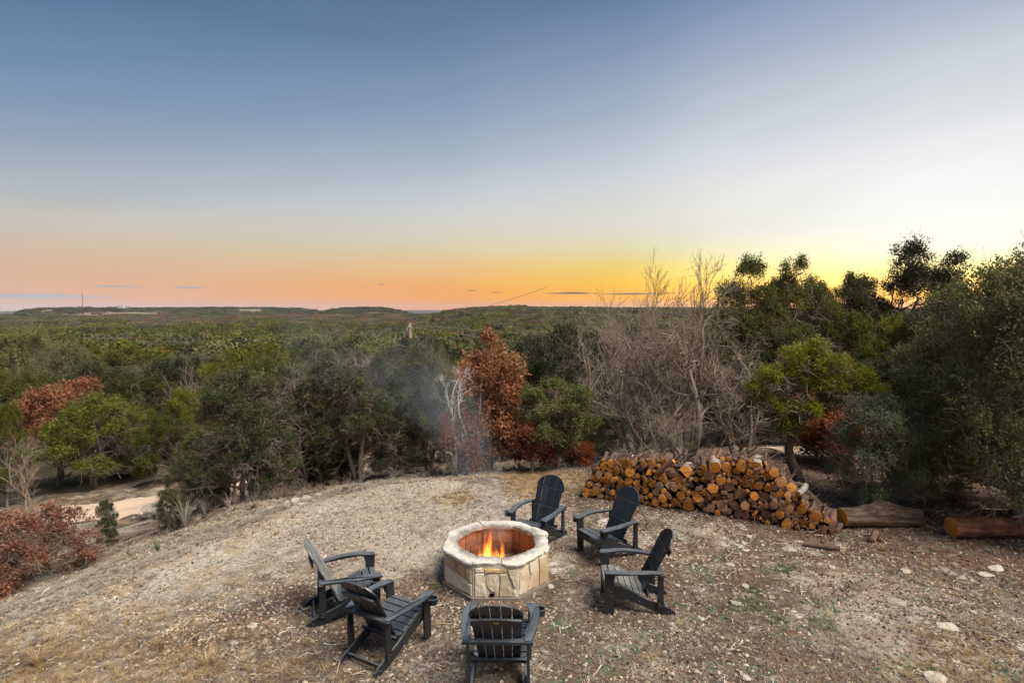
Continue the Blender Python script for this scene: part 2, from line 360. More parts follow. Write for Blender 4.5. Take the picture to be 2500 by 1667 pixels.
def build_road():
    m, g, out = mat('caliche'); co = coords(g); n = g.noise(co, 5, 6, .7); n2 = g.noise(co, 60, 3, .7)
    c = g.mix(n, c4(.52, .38, .26), c4(.72, .55, .41)); c = g.mix(g.rng(n2, .35, .7, 0, .35), c, c4(.24, .16, .10))
    bsdf(g, out, c, .95, n2, .5, .02, .1)
    t = np.linspace(0, len(ROAD) - 1, 90); c2 = np.stack([np.interp(t, range(len(ROAD)), ROAD[:, k]) for k in (0, 1)], -1)
    for _ in range(4): c2[1:-1] = (c2[:-2] + 2 * c2[1:-1] + c2[2:]) / 4
    T = unit(np.gradient(c2, axis=0)); N = np.stack([-T[:, 1], T[:, 0]], -1); k = np.linspace(-2.1, 2.1, 15)
    P = c2[:, None] + N[:, None] * k[None, :, None] * (1 + .06 * np.sin(t * 3.1))[:, None, None]
    Z = height(P[..., 0], P[..., 1]) + .05 + .03 * (1 - (k / 2.1) ** 2)[None] - .09 * (np.abs(k) > 2.0)[None]
    V = np.concatenate([P, Z[..., None]], -1).reshape(-1, 3); i, j = np.meshgrid(np.arange(89), np.arange(14), indexing='ij')
    Q = np.stack([i * 15 + j, i * 15 + j + 1, (i + 1) * 15 + j + 1, (i + 1) * 15 + j], -1).reshape(-1, 4)
    MB().add(V, Q[:, ::-1]).build('gravel_road', m, smooth=True)['kind'] = 'structure'
build_road()
def build_drive():
    # pale caliche drive seen through the trees on the right
    m = bpy.data.materials['caliche']; c = [(7.2, 15.3), (8.6, 14.6), (10.4, 14.5), (12.4, 14.8), (14.6, 15.4), (20, 17)]
    c2 = np.array(c, float); t = np.linspace(0, 5, 40); c2 = np.stack([np.interp(t, range(6), c2[:, k]) for k in (0, 1)], -1)
    k = np.linspace(-.9, .9, 7); P = np.stack([np.repeat(c2[:, :1], 7, 1), c2[:, 1:] + k[None] * (1 + .3 * np.sin(t * 2))[:, None]], -1)
    Z = height(P[..., 0], P[..., 1]) + .04 * (1 - (k / .9) ** 2)[None] - .004; V = np.concatenate([P, Z[..., None]], -1).reshape(-1, 3)
    i, j = np.meshgrid(np.arange(39), np.arange(6), indexing='ij'); Q = np.stack([i * 7 + j, (i + 1) * 7 + j, (i + 1) * 7 + j + 1, i * 7 + j + 1], -1).reshape(-1, 4)
    MB().add(V, Q).build('side_track', m, smooth=True)['kind'] = 'structure'
build_drive()

# ------------------------------------------------------------------ scattering (only for what nobody could count)
SRC = {}
def scatter(name, pts, rots, scl, idx, protos, label, cat, kind='stuff'):
    """one object whose points carry copies of a few small source meshes"""
    col = bpy.data.collections.new(name + '_shapes')
    for p in protos: col.objects.link(p)
    me = bpy.data.meshes.new(name); n = len(pts); me.vertices.add(n); me.vertices.foreach_set('co', np.asarray(pts, np.float32).ravel())
    for nm, ty, v in (('rot', 'FLOAT_VECTOR', rots), ('scl', 'FLOAT_VECTOR', scl), ('idx', 'INT', idx)):
        at_ = me.attributes.new(nm, ty, 'POINT'); v = np.asarray(v)
        at_.data.foreach_set('vector' if ty != 'INT' else 'value', v.ravel().astype(np.int32 if ty == 'INT' else np.float32))
    o = link(name, me); tag(o, label, cat, kind=kind)
    t = bpy.data.node_groups.new(name, 'GeometryNodeTree')
    t.interface.new_socket('Geometry', in_out='INPUT', socket_type='NodeSocketGeometry'); t.interface.new_socket('Geometry', in_out='OUTPUT', socket_type='NodeSocketGeometry')
    N = t.nodes.new; gi, go, ip, ci = N('NodeGroupInput'), N('NodeGroupOutput'), N('GeometryNodeInstanceOnPoints'), N('GeometryNodeCollectionInfo')
    ci.inputs['Collection'].default_value = col; ci.inputs['Separate Children'].default_value = True; ci.inputs['Reset Children'].default_value = True
    ip.inputs['Pick Instance'].default_value = True
    def na(nm, ty):
        d = N('GeometryNodeInputNamedAttribute'); d.data_type = ty; d.inputs['Name'].default_value = nm; return d.outputs['Attribute']
    L = t.links.new; L(gi.outputs[0], ip.inputs['Points']); L(ci.outputs[0], ip.inputs['Instance']); L(na('idx', 'INT'), ip.inputs['Instance Index'])
    L(na('rot', 'FLOAT_VECTOR'), ip.inputs['Rotation']); L(na('scl', 'FLOAT_VECTOR'), ip.inputs['Scale']); L(ip.outputs[0], go.inputs[0])
    md = o.modifiers.new('scatter', 'NODES'); md.node_group = t; return o
def proto(name, mb, mats, smooth=False, attr=False): return bpy.data.objects.new(name, mb.mesh(name, mats, smooth, attr))
def ico(seed, rough=.25, flat=1.):
    """irregular stone of 42 vertices"""
    r = np.random.RandomState(seed); t = (1 + 5 ** .5) / 2
    v = [(-1, t, 0), (1, t, 0), (-1, -t, 0), (1, -t, 0), (0, -1, t), (0, 1, t), (0, -1, -t), (0, 1, -t), (t, 0, -1), (t, 0, 1), (-t, 0, -1), (-t, 0, 1)]
    f = [(0, 11, 5), (0, 5, 1), (0, 1, 7), (0, 7, 10), (0, 10, 11), (1, 5, 9), (5, 11, 4), (11, 10, 2), (10, 7, 6), (7, 1, 8), (3, 9, 4), (3, 4, 2), (3, 2, 6), (3, 6, 8), (3, 8, 9), (4, 9, 5), (2, 4, 11), (6, 2, 10), (8, 6, 7), (9, 8, 1)]
    return np.array(v, float), f, r
def stone(seed, sub=1, rough=.22, flat=.6):
    v, f, r = ico(seed); v = list(map(tuple, unit(v)))
    for _ in range(sub):
        nf = []; cache = {}
        def mid(a, b):
            k = (min(a, b), max(a, b))
            if k not in cache: q = np.array(v[a]) + np.array(v[b]); v.append(tuple(q / np.linalg.norm(q))); cache[k] = len(v) - 1
            return cache[k]
        for a, b, c in f:
            ab, bc, ca = mid(a, b), mid(b, c), mid(c, a); nf += [(a, ab, ca), (b, bc, ab), (c, ca, bc), (ab, bc, ca)]
        f = nf
    V = np.array(v)
    for k in range(7):                                # chop with random planes for broken faces
        n = unit(r.randn(3)); d = .55 + .35 * r.rand(); q = V @ n; V = V - np.where(q > d, q - d, 0)[:, None] * n
    V = V * (1 + rough * (r.rand(len(V), 1) - .5) * .5) * np.array([1, .6 + .4 * r.rand(), flat])
    return V, np.array(f)
# ------------------------------------------------------------------ fire pit
PC = np.array([-.215, 7.56]); PZ = hz(-.215, 7.56) - .01; TOPZ = .535
def limestone(name, a, b, stain=.4, streak=False):
    m, g, out = mat(name); co = coords(g); n = g.noise(co, 7, 6, .62); n2 = g.noise(co, 2.2, 4, .6); n3 = g.noise(co, 45, 4, .7)
    c = g.mix(g.rng(n, .3, .7), c4(*a), c4(*b)); c = g.mix(g.math('MULTIPLY', g.rng(n2, .5, .68), stain), c, c4(.42, .27, .12))
    o = oinfo(g); c = g.mix(1., c, g.ramp(o, [(0, (.84, .80, .74)), (.5, (1, .97, .92)), (1, (1.06, 1.04, 1.02))]), 'MULTIPLY')
    mp = g.n('ShaderNodeMapping'); g.put(mp.inputs[0], co); mp.inputs['Scale'].default_value = (1.3, 1.3, .45) if streak else (1, 1, 1)
    nd = g.noise(mp.outputs[0], 5, 8, .75, 1.2); c = g.mix(g.rng(nd, .60, .66, 0, .5), c, c4(.20, .17, .14))
    bsdf(g, out, c, .85, g.math('ADD', n, g.math('MULTIPLY', n3, .5)), .55, .012, .15); return m
M_FACE = limestone('cream_limestone', (.58, .49, .36), (.70, .62, .50), .75, True)
M_BUFF = limestone('buff_limestone', (.50, .35, .17), (.62, .48, .28), .5, True)
def cap_mat():
    m, g, out = mat('capstone_limestone'); co = coords(g); x, y, z = g.xyz(co)
    r = g.math('SQRT', g.math('ADD', g.math('MULTIPLY', x, x), g.math('MULTIPLY', y, y)))
    n = g.noise(co, 9, 7, .7); n2 = g.noise(co, 3, 4, .6, .8); n3 = g.noise(co, 50, 3, .7)
    c = g.mix(g.rng(n, .3, .7), c4(.46, .42, .37), c4(.64, .59, .51)); c = g.mix(g.rng(n2, .48, .62, 0, .6), c, c4(.62, .54, .43))
    # soot licked over the inner rim
    s = g.math('ADD', g.rng(r, .53, .70, 1, 0), g.math('MULTIPLY', g.math('SUBTRACT', g.noise(co, 6, 7, .75, .6), .5), 2.8))
    c = g.mix(g.rng(s, .25, 1.05, 0, .8), c, c4(.10, .085, .08))
    c = g.mix(g.rng(g.noise(co, 12, 7, .8), .60, .70, 0, .35), c, c4(.20, .18, .165))
    bsdf(g, out, c, .88, g.math('ADD', n, g.math('MULTIPLY', n3, .6)), .6, .014, .12); return m
M_CAP = cap_mat()
def mortar_mat(name, a, b):
    m, g, out = mat(name); co = coords(g); n = g.noise(co, 20, 6, .7); n2 = g.noise(co, 3.5, 5, .65)
    c = g.mix(n, c4(*a), c4(*b)); c = g.mix(g.rng(n2, .5, .7, 0, .4), c, c4(.25, .21, .17)); bsdf(g, out, c, .95, n, .8, .012, .1); return m
M_MORTAR = mortar_mat('lime_mortar', (.44, .39, .32), (.60, .55, .48)); M_CONC = mortar_mat('footing_concrete', (.13, .105, .08), (.27, .23, .185))
def brick_mat():
    m, g, out = mat('firebrick'); co = coords(g); z = g.xyz(co)[2]; n = g.noise(co, 14, 5, .7); o = oinfo(g)
    c = g.mix(n, c4(.22, .115, .075), c4(.36, .20, .13)); c = g.mix(1., c, g.ramp(o, [(0, (.72, .66, .62)), (1, (1.1, 1.08, 1.05))]), 'MULTIPLY')
    s = g.math('ADD', g.rng(z, .42, .06), g.math('MULTIPLY', g.math('SUBTRACT', g.noise(co, 3.5, 5, .7), .5), 2.6)); c = g.mix(g.rng(s, .15, 1.0, 0, .9), c, c4(.035, .028, .025))
    bsdf(g, out, c, .9, n, .5, .01, .1); return m
M_BRICK = brick_mat()
M_ASH = mortar_mat('ash', (.05, .045, .042), (.20, .185, .17))
pit = link('fire_pit', None, loc=(PC[0], PC[1], PZ)); tag(pit, 'octagonal cream limestone fire pit with thick irregular capstones and a fire inside', 'fire pit')
def octr(th, flat):  # octagon with flat sides of half-width `flat`, one side facing the camera
    a = (th + math.pi / 8) % (math.pi / 4) - math.pi / 8
    return flat / np.cos(a)
def octring(R0, R1, z0, z1):
    th = np.radians(np.arange(8) * 45 + 22.5); mb = MB()
    rings = [(R1, z0), (R1, z1), (R0, z1), (R0, z0)]
    V = np.concatenate([np.stack([np.cos(th) * r / math.cos(math.pi / 8), np.sin(th) * r / math.cos(math.pi / 8), np.full(8, z)], -1) for r, z in rings])
    fs = [(k * 8 + i, k * 8 + (i + 1) % 8, ((k + 1) % 4) * 8 + (i + 1) % 8, ((k + 1) % 4) * 8 + i) for k in range(4) for i in range(8)]
    return mb.add(V, fs)
octring(.55, .725, -.12, .085).build('footing', M_CONC, pit)
octring(.585, .685, .085, .48).build('mortar_wall', M_MORTAR, pit)
def rough_stone(poly, org, U, V, N, t, seed):
    """a flat split stone: outline subdivided and roughened, face slightly pillowed"""
    r = np.random.RandomState(seed); P = np.array(poly, float); Q = []
    for i in range(len(P)):
        a, b = P[i], P[(i + 1) % len(P)]; k = max(1, int(np.linalg.norm(b - a) / .05))
        for q in range(k): Q.append(a + (b - a) * q / k + r.randn(2) * .0032)
    Q = np.array(Q); n = len(Q); c = Q.mean(0); org, U, V, N = (np.array(q, float) for q in (org, U, V, N))
    if (sum(Q[i][0] * Q[(i + 1) % n][1] - Q[(i + 1) % n][0] * Q[i][1] for i in range(n)) > 0) != (np.cross(U, V) @ N > 0): Q = Q[::-1]
    vs_ = []
    for k, (s, h) in enumerate([(1, -.02), (1, t - .006), (.955, t), (.5, t + .003)]):
        q = c + (Q - c) * s; vs_.append(org + q[:, :1] * U + q[:, 1:] * V + N * (h + r.randn(n, 1) * (.0022 if k > 1 else 0)))
    vs_.append((org + c[0] * U + c[1] * V + N * (t + .003))[None]); Vt = np.concatenate(vs_)
    fs = [(k * n + i, k * n + (i + 1) % n, (k + 1) * n + (i + 1) % n, (k + 1) * n + i) for k in range(3) for i in range(n)] + [(3 * n + i, 3 * n + (i + 1) % n, 4 * n) for i in range(n)]
    return MB().add(Vt, fs)
FRONT = [[(715, 1383), (715, 1015), (750, 1000), (872, 1000), (888, 1180), (925, 1290), (915, 1383)], [(888, 935), (1030, 925), (1180, 935), (1268, 925), (1285, 965), (1150, 992), (900, 992)],
         [(1000, 1290), (930, 1190), (918, 1080), (960, 1030), (1060, 1010), (1148, 1015), (1150, 1383), (1075, 1383), (1085, 1330), (1050, 1298)],
         [(1162, 1015), (1300, 1025), (1335, 1150), (1385, 1290), (1390, 1383), (1162, 1383)], [(1308, 940), (1400, 935), (1462, 955), (1465, 1100), (1440, 1240), (1350, 1060)], [(1400, 1300), (1440, 1270), (1470, 1290), (1470, 1383), (1405, 1383)],
         [(720, 985), (722, 915), (865, 915), (872, 985)]]
SIDE = math.tan(math.pi / 8) * .685 * 2
def fpoly(P, x0, x1, y0=1388, y1=905): return [((x - x0) / (x1 - x0) * SIDE, .088 + (y0 - y) / (y0 - y1) * .385) for x, y in P]
sides = {6: [(fpoly(p, 680, 1480), c) for p, c in zip(FRONT, (0, 1, 0, 0, 0, 0, 0))]}
def npoly(P): return [(u * SIDE, .088 + v * .385) for u, v in P]
sides[5] = [(npoly(p), c) for p, c in [([(.03, .66), (.06, .97), (.42, .94), (.42, .60)], 1), ([(.47, .57), (.48, .93), (.74, .90), (.74, .50)], 1), ([(.78, .49), (.78, .88), (.96, .84), (.96, .45)], 1),
            ([(.03, .02), (.03, .60), (.5, .52), (.97, .38), (.97, .02)], 0)]]
sides[7] = [(npoly(p), c) for p, c in [([(.04, .02), (.04, .30), (.09, .80), (.33, .93), (.38, .5), (.27, .02)], 0), ([(.31, .02), (.42, .5), (.37, .95), (.66, .98), (.70, .5), (.66, .02)], 0), ([(.70, .02), (.74, .5), (.70, .98), (.97, .97), (.97, .02)], 0)]]
for k in (0, 1, 2, 3, 4):
    r = np.random.RandomState(40 + k); a = .3 + .4 * r.rand(); b = .35 + .3 * r.rand()
    sides[k] = [(npoly(p), c) for p, c in [([(.03, .02), (.03, b - .03), (a - .03, b - .02), (a, .02)], 0), ([(a + .04, .02), (a, b), (a - .02, .97), (.97, .97), (.97, .02)], 0), ([(.03, b + .03), (.03, .97), (a - .07, .97), (a - .04, b + .03)], 1)]]
sd = 0
for k, lst in sides.items():
    th = math.radians(k * 45); N = np.array([math.cos(th), math.sin(th), 0]); U = np.array([-math.sin(th), math.cos(th), 0]); org = N * .685 - U * SIDE / 2
    for poly, c in lst:
        sd += 1; rough_stone(poly, org, U, (0, 0, 1), N, .012 + .006 * (sd % 3) / 2, sd).build('face_stone', M_BUFF if c else M_FACE, pit)
# drain hole in the front face: short clay pipe, the hole's shade painted dark
def ring_pipe(c, ax, r0, r1, ln, k=16):
    ax = unit(np.array(ax, float)); a = unit(np.cross(ax, (0, 0, 1.))); b = np.cross(ax, a); th = np.arange(k) / k * 2 * math.pi
    R = lambda r, h: np.array(c) + ax * h + r * (np.cos(th)[:, None] * a + np.sin(th)[:, None] * b)
    V = np.concatenate([R(r1, 0), R(r1, ln), R(r0, ln), R(r0, .001)]); fs = [(q * k + i, q * k + (i + 1) % k, (q + 1) * k + (i + 1) % k, (q + 1) * k + i) for q in range(3) for i in range(k)]
    return V, fs + [tuple(3 * k + i for i in range(k))]
m, g, out = mat('shade_pipe'); bsdf(g, out, g.mix(g.noise(coords(g), 30, 3), c4(.02, .012, .01), c4(.10, .035, .02)), .9)
MB().add(*ring_pipe(((1020 - 1080) / 800 * SIDE, -.684, .112), (0, -1, 0), .025, .030, .022)).build('drain_hole', m, pit)
# capstones
JO = [-113, -83, -27, 12, 40, 113, 170, 247]
for q in range(7):
    a0, a1 = math.radians(JO[q] + .7), math.radians(JO[q + 1] - .7); r = np.random.RandomState(70 + q); n = max(8, int((a1 - a0) / .07))
    th = np.linspace(a0, a1, n); wob = lambda s: np.convolve(r.randn(n + 4), np.ones(5) / 5, 'valid') * s
    ro = octr(th, .715) + wob(.026) + .004; ro = np.minimum(ro, .77); ri = .525 - .35 * (octr(th, .5) - .5) * -1 + wob(.024)
    zt = TOPZ + (r.rand() - .5) * .026; e = np.minimum(1, np.minimum(np.arange(n), np.arange(n)[::-1]) / 1.2); ro = ro - (1 - e) * .016; ri = ri + (1 - e) * .006
    prof = [(ri + .012, -.062, .004), (ri, -.045, .008), (ri + .002, -.008, .004), (ri + .014, 0, .002), ((ri * 2 + ro) / 3, .002, .004), ((ri + 2 * ro) / 3, .001, .004), (ro - .016, -.002, .003), (ro, -.012, .003), (ro + .004, -.030, .008), (ro - .016, -.064, .006)]
    V = np.concatenate([np.stack([np.cos(th) * rr, np.sin(th) * rr, zt + h + r.randn(n) * j], -1) for rr, h, j in prof]); K = len(prof)
    fs = [(((k + 1) % K) * n + i, ((k + 1) % K) * n + i + 1, k * n + i + 1, k * n + i) for k in range(K) for i in range(n - 1)] + [tuple(k * n for k in range(K)), tuple(k * n + n - 1 for k in range(K))[::-1]]
    MB().add(V, fs).build('capstone', M_CAP, pit)
# mortar between caps
octring(.60, .682, .46, TOPZ - .022).build('cap_mortar', M_MORTAR, pit)
# fire brick lining
octring(.575, .60, .0, .505).build('lining_mortar', mortar_mat('sooty_mortar', (.12, .07, .05), (.28, .17, .12)), pit)
BS = math.tan(math.pi / 8) * .56 * 2
for k in range(8):
    th = math.radians(k * 45); N = -np.array([math.cos(th), math.sin(th), 0]); U = np.array([math.sin(th), -math.cos(th), 0]); org = -N * .576 - U * BS / 2
    for row in range(2):
        cuts = [0, .5, 1] if (row + k) % 2 else [0, .3, .78, 1]
        for a, b in zip(cuts[:-1], cuts[1:]):
            z0 = .01 + row * .245
            v, f = prism([(a * BS + .004, z0), (b * BS - .004, z0), (b * BS - .004, z0 + .236), (a * BS + .004, z0 + .236)], org, U, (0, 0, 1), N, .016 + .004 * random.random(), .004)
            MB().add(v, f).build('firebrick', M_BRICK, pit)
n = 28; gx, gy = np.meshgrid(np.linspace(-.57, .57, n), np.linspace(-.57, .57, n)); r_ = np.hypot(gx, gy)
gz = .035 + .03 * vnoise(gx * 9, gy * 9, 6) + .04 * np.exp(-(r_ / .3) ** 2); i, j = np.meshgrid(np.arange(n - 1), np.arange(n - 1), indexing='ij')
MB().add(np.stack([gx, gy, gz], -1), np.stack([i * n + j, i * n + j + 1, (i + 1) * n + j + 1, (i + 1) * n + j], -1).reshape(-1, 4)).build('ash_bed', M_ASH, pit, smooth=True)

# ------------------------------------------------------------------ the fire
M_CHAR = bark('charred_wood', (.012, .010, .010), (.05, .032, .024), 9, .2)
M_BRN = bark('scorched_wood', (.05, .025, .015), (.20, .09, .045), 9, .2)
def stick(p, q, r0, r1, k=9, seg=7, wob=.012, seed=0):
    r = np.random.RandomState(seed); p, q = np.array(p, float), np.array(q, float); t = np.linspace(0, 1, seg)[:, None]
    P = p + (q - p) * t + r.randn(seg, 3) * wob * np.sin(t * math.pi); R = (r0 + (r1 - r0) * t[:, 0]) * (1 + .1 * r.randn(seg))
    return tubes(P[None], R[None], k, cap=True)
for a, b, r0, mt, lb in [((.02, -.02, .05), (-.03, .10, .33), .036, M_BRN, 'scorched upright log standing in the middle of the fire pit flames'),
                         ((.06, .0, .04), (.26, -.16, .12), .032, M_BRN, 'glowing split log lying right of the flames towards the front rim'),
                         ((.16, -.10, .05), (.42, .12, .09), .045, M_CHAR, 'black charred log lying in the right side of the fire pit'),
                         ((.0, .04, .04), (.10, .16, .25), .03, M_BRN, 'thin scorched log leaning behind the upright one in the fire'),
                         ((-.3, -.05, .05), (.05, -.12, .07), .045, M_CHAR, 'charred log lying flat under the tall left flame')]:
    v, f = stick(a, b, r0, r0 * .8, seed=len(lb)); o = MB().add(v, f).build('burning_log', mt, loc=(PC[0], PC[1], PZ), smooth=True); tag(o, lb, 'log', 'logs burning in the fire pit')
def flame_mat():
    """glowing gas: an emission-only volume, densest along the axis of each tongue (unit tongue: z 0..1, radius 1)"""
    m, g, out = mat('flame'); co = coords(g, 'Object'); rnd = oinfo(g)
    cz = g.vmath('ADD', co, g.comb(g.math('MULTIPLY', rnd, 17.), 0., g.math('MULTIPLY', rnd, 9.)))
    mp = g.n('ShaderNodeMapping'); g.put(mp.inputs[0], cz); mp.inputs['Scale'].default_value = (1.6, 1.6, 1.5); w = g.n('ShaderNodeTexNoise'); g.put(w.inputs['Vector'], mp.outputs[0]); w.inputs['Scale'].default_value = 1.3; w.inputs['Detail'].default_value = 3
    x, y, z = g.xyz(co); wx, wy, wz = g.xyz(w.outputs['Color']); k = g.math('MULTIPLY', z, 1.5)
    x2 = g.math('ADD', x, g.math('MULTIPLY', g.math('SUBTRACT', wx, .5), k)); y2 = g.math('ADD', y, g.math('MULTIPLY', g.math('SUBTRACT', wy, .5), k))
    r = g.math('SQRT', g.math('ADD', g.math('MULTIPLY', x2, x2), g.math('MULTIPLY', y2, y2)))
    prof = g.ramp(z, [(0, .55), (.16, .82), (.4, .62), (.7, .34), (1, .04)]); q = g.math('DIVIDE', r, prof)
    sh = g.rng(q, .05, 1., 1, 0, 'SMOOTHSTEP'); st = g.noise(mp.outputs[0], 3.5, 4, .65); sh = g.math('MULTIPLY', sh, g.rng(st, .32, .62, .25, 1)); sh = g.math('MULTIPLY', sh, g.rng(z, .35, 1., 1., .12)); sh = g.math('MULTIPLY', sh, g.rng(z, 0, .05, .2, 1))
    c = g.ramp(sh, [(0, (1, .12, .008)), (.3, (1, .24, .02)), (.6, (1, .42, .05)), (.9, (1, .68, .2))])
    e = g.n('ShaderNodeEmission'); g.put(e.inputs[0], c); g.put(e.inputs[1], g.math('MULTIPLY', sh, 46.)); g.t.links.new(e.outputs[0], out.inputs['Volume']); return m
M_FLAME = flame_mat()
fire = link('campfire_flames', None, loc=(PC[0], PC[1], PZ + .05)); tag(fire, 'yellow and orange flames rising from burning logs in the stone fire pit', 'flames')
K_, k_ = 9, 12; tz_ = np.linspace(0, 1, K_); th = np.arange(k_) / k_ * 2 * math.pi; Rf = np.array([.6, .95, 1, .95, .9, .85, .8, .7, .5])
_v = np.stack([Rf[:, None] * np.cos(th), Rf[:, None] * np.sin(th), np.broadcast_to(tz_[:, None], (K_, k_))], -1).reshape(-1, 3); i, j = np.meshgrid(np.arange(K_ - 1), np.arange(k_), indexing='ij'); j2 = (j + 1) % k_
FM = MB().add(_v, np.stack([i * k_ + j, i * k_ + j2, (i + 1) * k_ + j2, (i + 1) * k_ + j], -1).reshape(-1, 4)).add(_v[:k_], [tuple(range(k_))[::-1]]).add(_v[-k_:], [tuple(range(k_))]).mesh('flame', M_FLAME)
for x, y, h, w, lx, ly in [(-.16, -.03, .70, .17, -.10, 0), (-.12, -.06, .52, .14, .05, 0), (-.22, -.02, .42, .10, -.16, 0), (.02, -.03, .36, .085, -.10, 0), (.07, .0, .56, .095, .16, 0), (.10, .02, .54, .085, .32, 0), (.15, -.06, .25, .06, .4, 0)]:
    o = link('flame', FM, fire, (x, y, -.01)); o.scale = (w, w, h); o.rotation_euler = (-ly, lx, random.random() * 6.28)
pl = bpy.data.lights.new('fire_glow', 'POINT'); po = bpy.data.objects.new('fire_glow', pl); ROOT.objects.link(po); po.location = (PC[0] - .06, PC[1], PZ + .27)
pl.energy = 5.5; pl.color = (1, .42, .13); pl.shadow_soft_size = .09

# ------------------------------------------------------------------ garden chairs
def chair_mat():
    m, g, out = mat('black_poly_lumber'); co = coords(g); mp = g.n('ShaderNodeMapping'); g.put(mp.inputs[0], co); mp.inputs['Scale'].default_value = (4, 60, 60)
    n = g.noise(mp.outputs[0], 1.4, 4, .6, .6); n2 = g.noise(co, 5, 4)
    c = g.mix(n2, c4(.009, .011, .013), c4(.021, .024, .028)); c = g.mix(1., c, g.ramp(oinfo(g), [(0, (.75, .75, .75)), (1, (1.3, 1.3, 1.3))]), 'MULTIPLY')
    up = g.xyz(g.n('ShaderNodeNewGeometry').outputs['Normal'])[2]; dn = g.noise(co, 9, 5, .65); c = g.mix(g.math('MULTIPLY', g.rng(up, .5, 1.), g.rng(dn, .25, .75, .3, .8)), c, c4(.155, .172, .188)); b = bsdf(g, out, c, g.rng(n2, .3, .7, .30, .42), n, .28, .004, .5); return m  # upward faces paler: sky highlights on the arms painted into the colour
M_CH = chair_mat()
m, g, out = mat('sheen_poly_lumber'); co = coords(g); c = g.mix(g.rng(g.noise(co, 6, 5, .65), .35, .65), c4(.12, .125, .11), c4(.27, .275, .24)); bsdf(g, out, c, .5, spec=.5); M_SHEEN = m  # pale sky reflection painted as base colour
m, g, out = mat('screw_steel'); b = bsdf(g, out, c4(.55, .55, .55), .3, spec=.5); b.inputs['Metallic'].default_value = .8; M_SCREW = m
m, g, out = mat('brass_plate'); b = bsdf(g, out, c4(.45, .30, .08), .4); b.inputs['Metallic'].default_value = .6; M_BRASS = m
def make_chair():
    t = link('adirondack_chair', None); X, Y, Z = np.eye(3); scr = MB()
    def pr(name, *a, **k): v, f = prism(*a, **k); return MB().add(v, f).build(name, M_CH, t)
    def dot(p, n):
        n = unit(np.array(n, float)); a = unit(np.cross(n, (.3, .2, .9))); b = np.cross(n, a); th = np.arange(6) * math.pi / 3
        ring = np.array(p) + .0052 * (np.cos(th)[:, None] * a + np.sin(th)[:, None] * b); scr.add(np.concatenate([ring, ring + n * .0018, [np.array(p) + n * .003]]), [(i, (i + 1) % 6, 6 + (i + 1) % 6, 6 + i) for i in range(6)] + [(6 + i, 6 + (i + 1) % 6, 12) for i in range(6)])
    rail = [(.335, .268), (.345, .33), (.335, .355), (.18, .338), (0, .262), (-.14, .20), (-.30, .137), (-.43, .088), (-.475, .05), (-.482, .012), (-.47, 0), (-.40, 0), (-.25, .045), (-.05, .125), (.15, .205)]
    for s in (1, -1):
        pr('side_rail', rail, (0, s * .247 - .0125, 0), X, Z, Y, .025)
        pr('front_leg', [(.255, 0), (.355, 0), (.372, .52), (.255, .52)], (0, s * .276 - .0125, 0), X, Z, Y, .025)
        pr('arm_post', [(-.335, .115), (-.255, .105), (-.262, .52), (-.328, .52)], (0, s * .277 - .0125, 0), X, Z, Y, .025)
        arm = [(.375, .262), (.378, .335), (.362, .352), (.30, .366), (.20, .382), (.08, .386), (-.04, .376), (-.16, .352), (-.30, .322), (-.325, .312), (-.325, .250), (-.30, .243), (-.16, .262), (-.03, .286), (.10, .290), (.20, .276), (.30, .256), (.36, .252)]
        o = pr('armrest', [(x, s * y) for x, y in arm], (0, 0, 0), X, Y, Z, .022, bev=.005)
        me = o.data; n = len(me.vertices); co = np.empty(n * 3, np.float32); me.vertices.foreach_get('co', co); co = co.reshape(-1, 3)
        co[:, 2] += .528 + .012 * np.cos((co[:, 0] - .02) * 6.5) - .006; me.vertices.foreach_set('co', co.ravel()); me.update()
        pr('arm_bracket', [(.26, .43), (.34, .43), (.35, .525), (.23, .525)], (0, s * .302 - .011, 0), X, Z, Y, .022)
        for x, z in [(.29, .29), (.33, .32), (.29, .49), (.335, .49), (.275, .24)]: dot((x, s * .2895, z), (0, s, 0))
        for x, z in [(-.30, .13), (-.285, .16), (-.40, .045), (-.43, .07), (-.05, .17)]: dot((x, s * (.2895 if -.33 < x < -.26 else .2605), z), (0, s, 0))
    # front apron and seat slats following the rails
    pr('apron', [(-.255, .262), (.255, .262), (.255, .335), (-.255, .335)], (.347, 0, 0), Y, Z, X, .020)
    top = [(.362, .350), (.335, .368), (.18, .351), (0, .275), (-.125, .222)]
    d = np.concatenate([[0], np.cumsum([math.dist(a, b) for a, b in zip(top, top[1:])])]); L = d[-1]; k = 6; w = (L - .005 * (k - 1)) / k
    s_ = 0
    for q in range(k):
        a, b = (np.array([np.interp(s_ + e, d, [p[i] for p in top]) for i in (0, 1)]) for e in (0.002, w - .004)); s_ += w + .005
        u = unit(b - a); nrm = np.array([-u[1], u[0]]); nrm = nrm if nrm[1] > 0 else -nrm; ln = np.linalg.norm(b - a); hw = .258
        U3 = np.array([u[0], 0, u[1]]); N3 = np.array([nrm[0], 0, nrm[1]])
        P = [(0, -hw), (ln, -hw), (ln, hw), (0, hw)] if q < k - 1 else [(0, -hw), (ln * .4, -hw + .01), (ln * .75, -hw + .05), (ln, -hw + .12), (ln, hw - .12), (ln * .75, hw - .05), (ln * .4, hw - .01), (0, hw)]
        pr('seat_slat', P, (a[0], 0, a[1]), U3, Y, N3, .018)
        for y in (-.235, .235):
            if q < k - 1 or True: dot(np.array([a[0], y, a[1]]) + U3 * ln * .35 + N3 * .018, N3)
    # back: five slats fanned out under one arch
    B0 = np.array([-.118, 0, .215]); T0 = np.array([-.497, 0, .938]); Lb = np.linalg.norm(T0 - B0); Uv = (T0 - B0) / Lb; Nf = np.array([Uv[2], 0, -Uv[0]])
    wb, wt, gp = .40, .50, .007
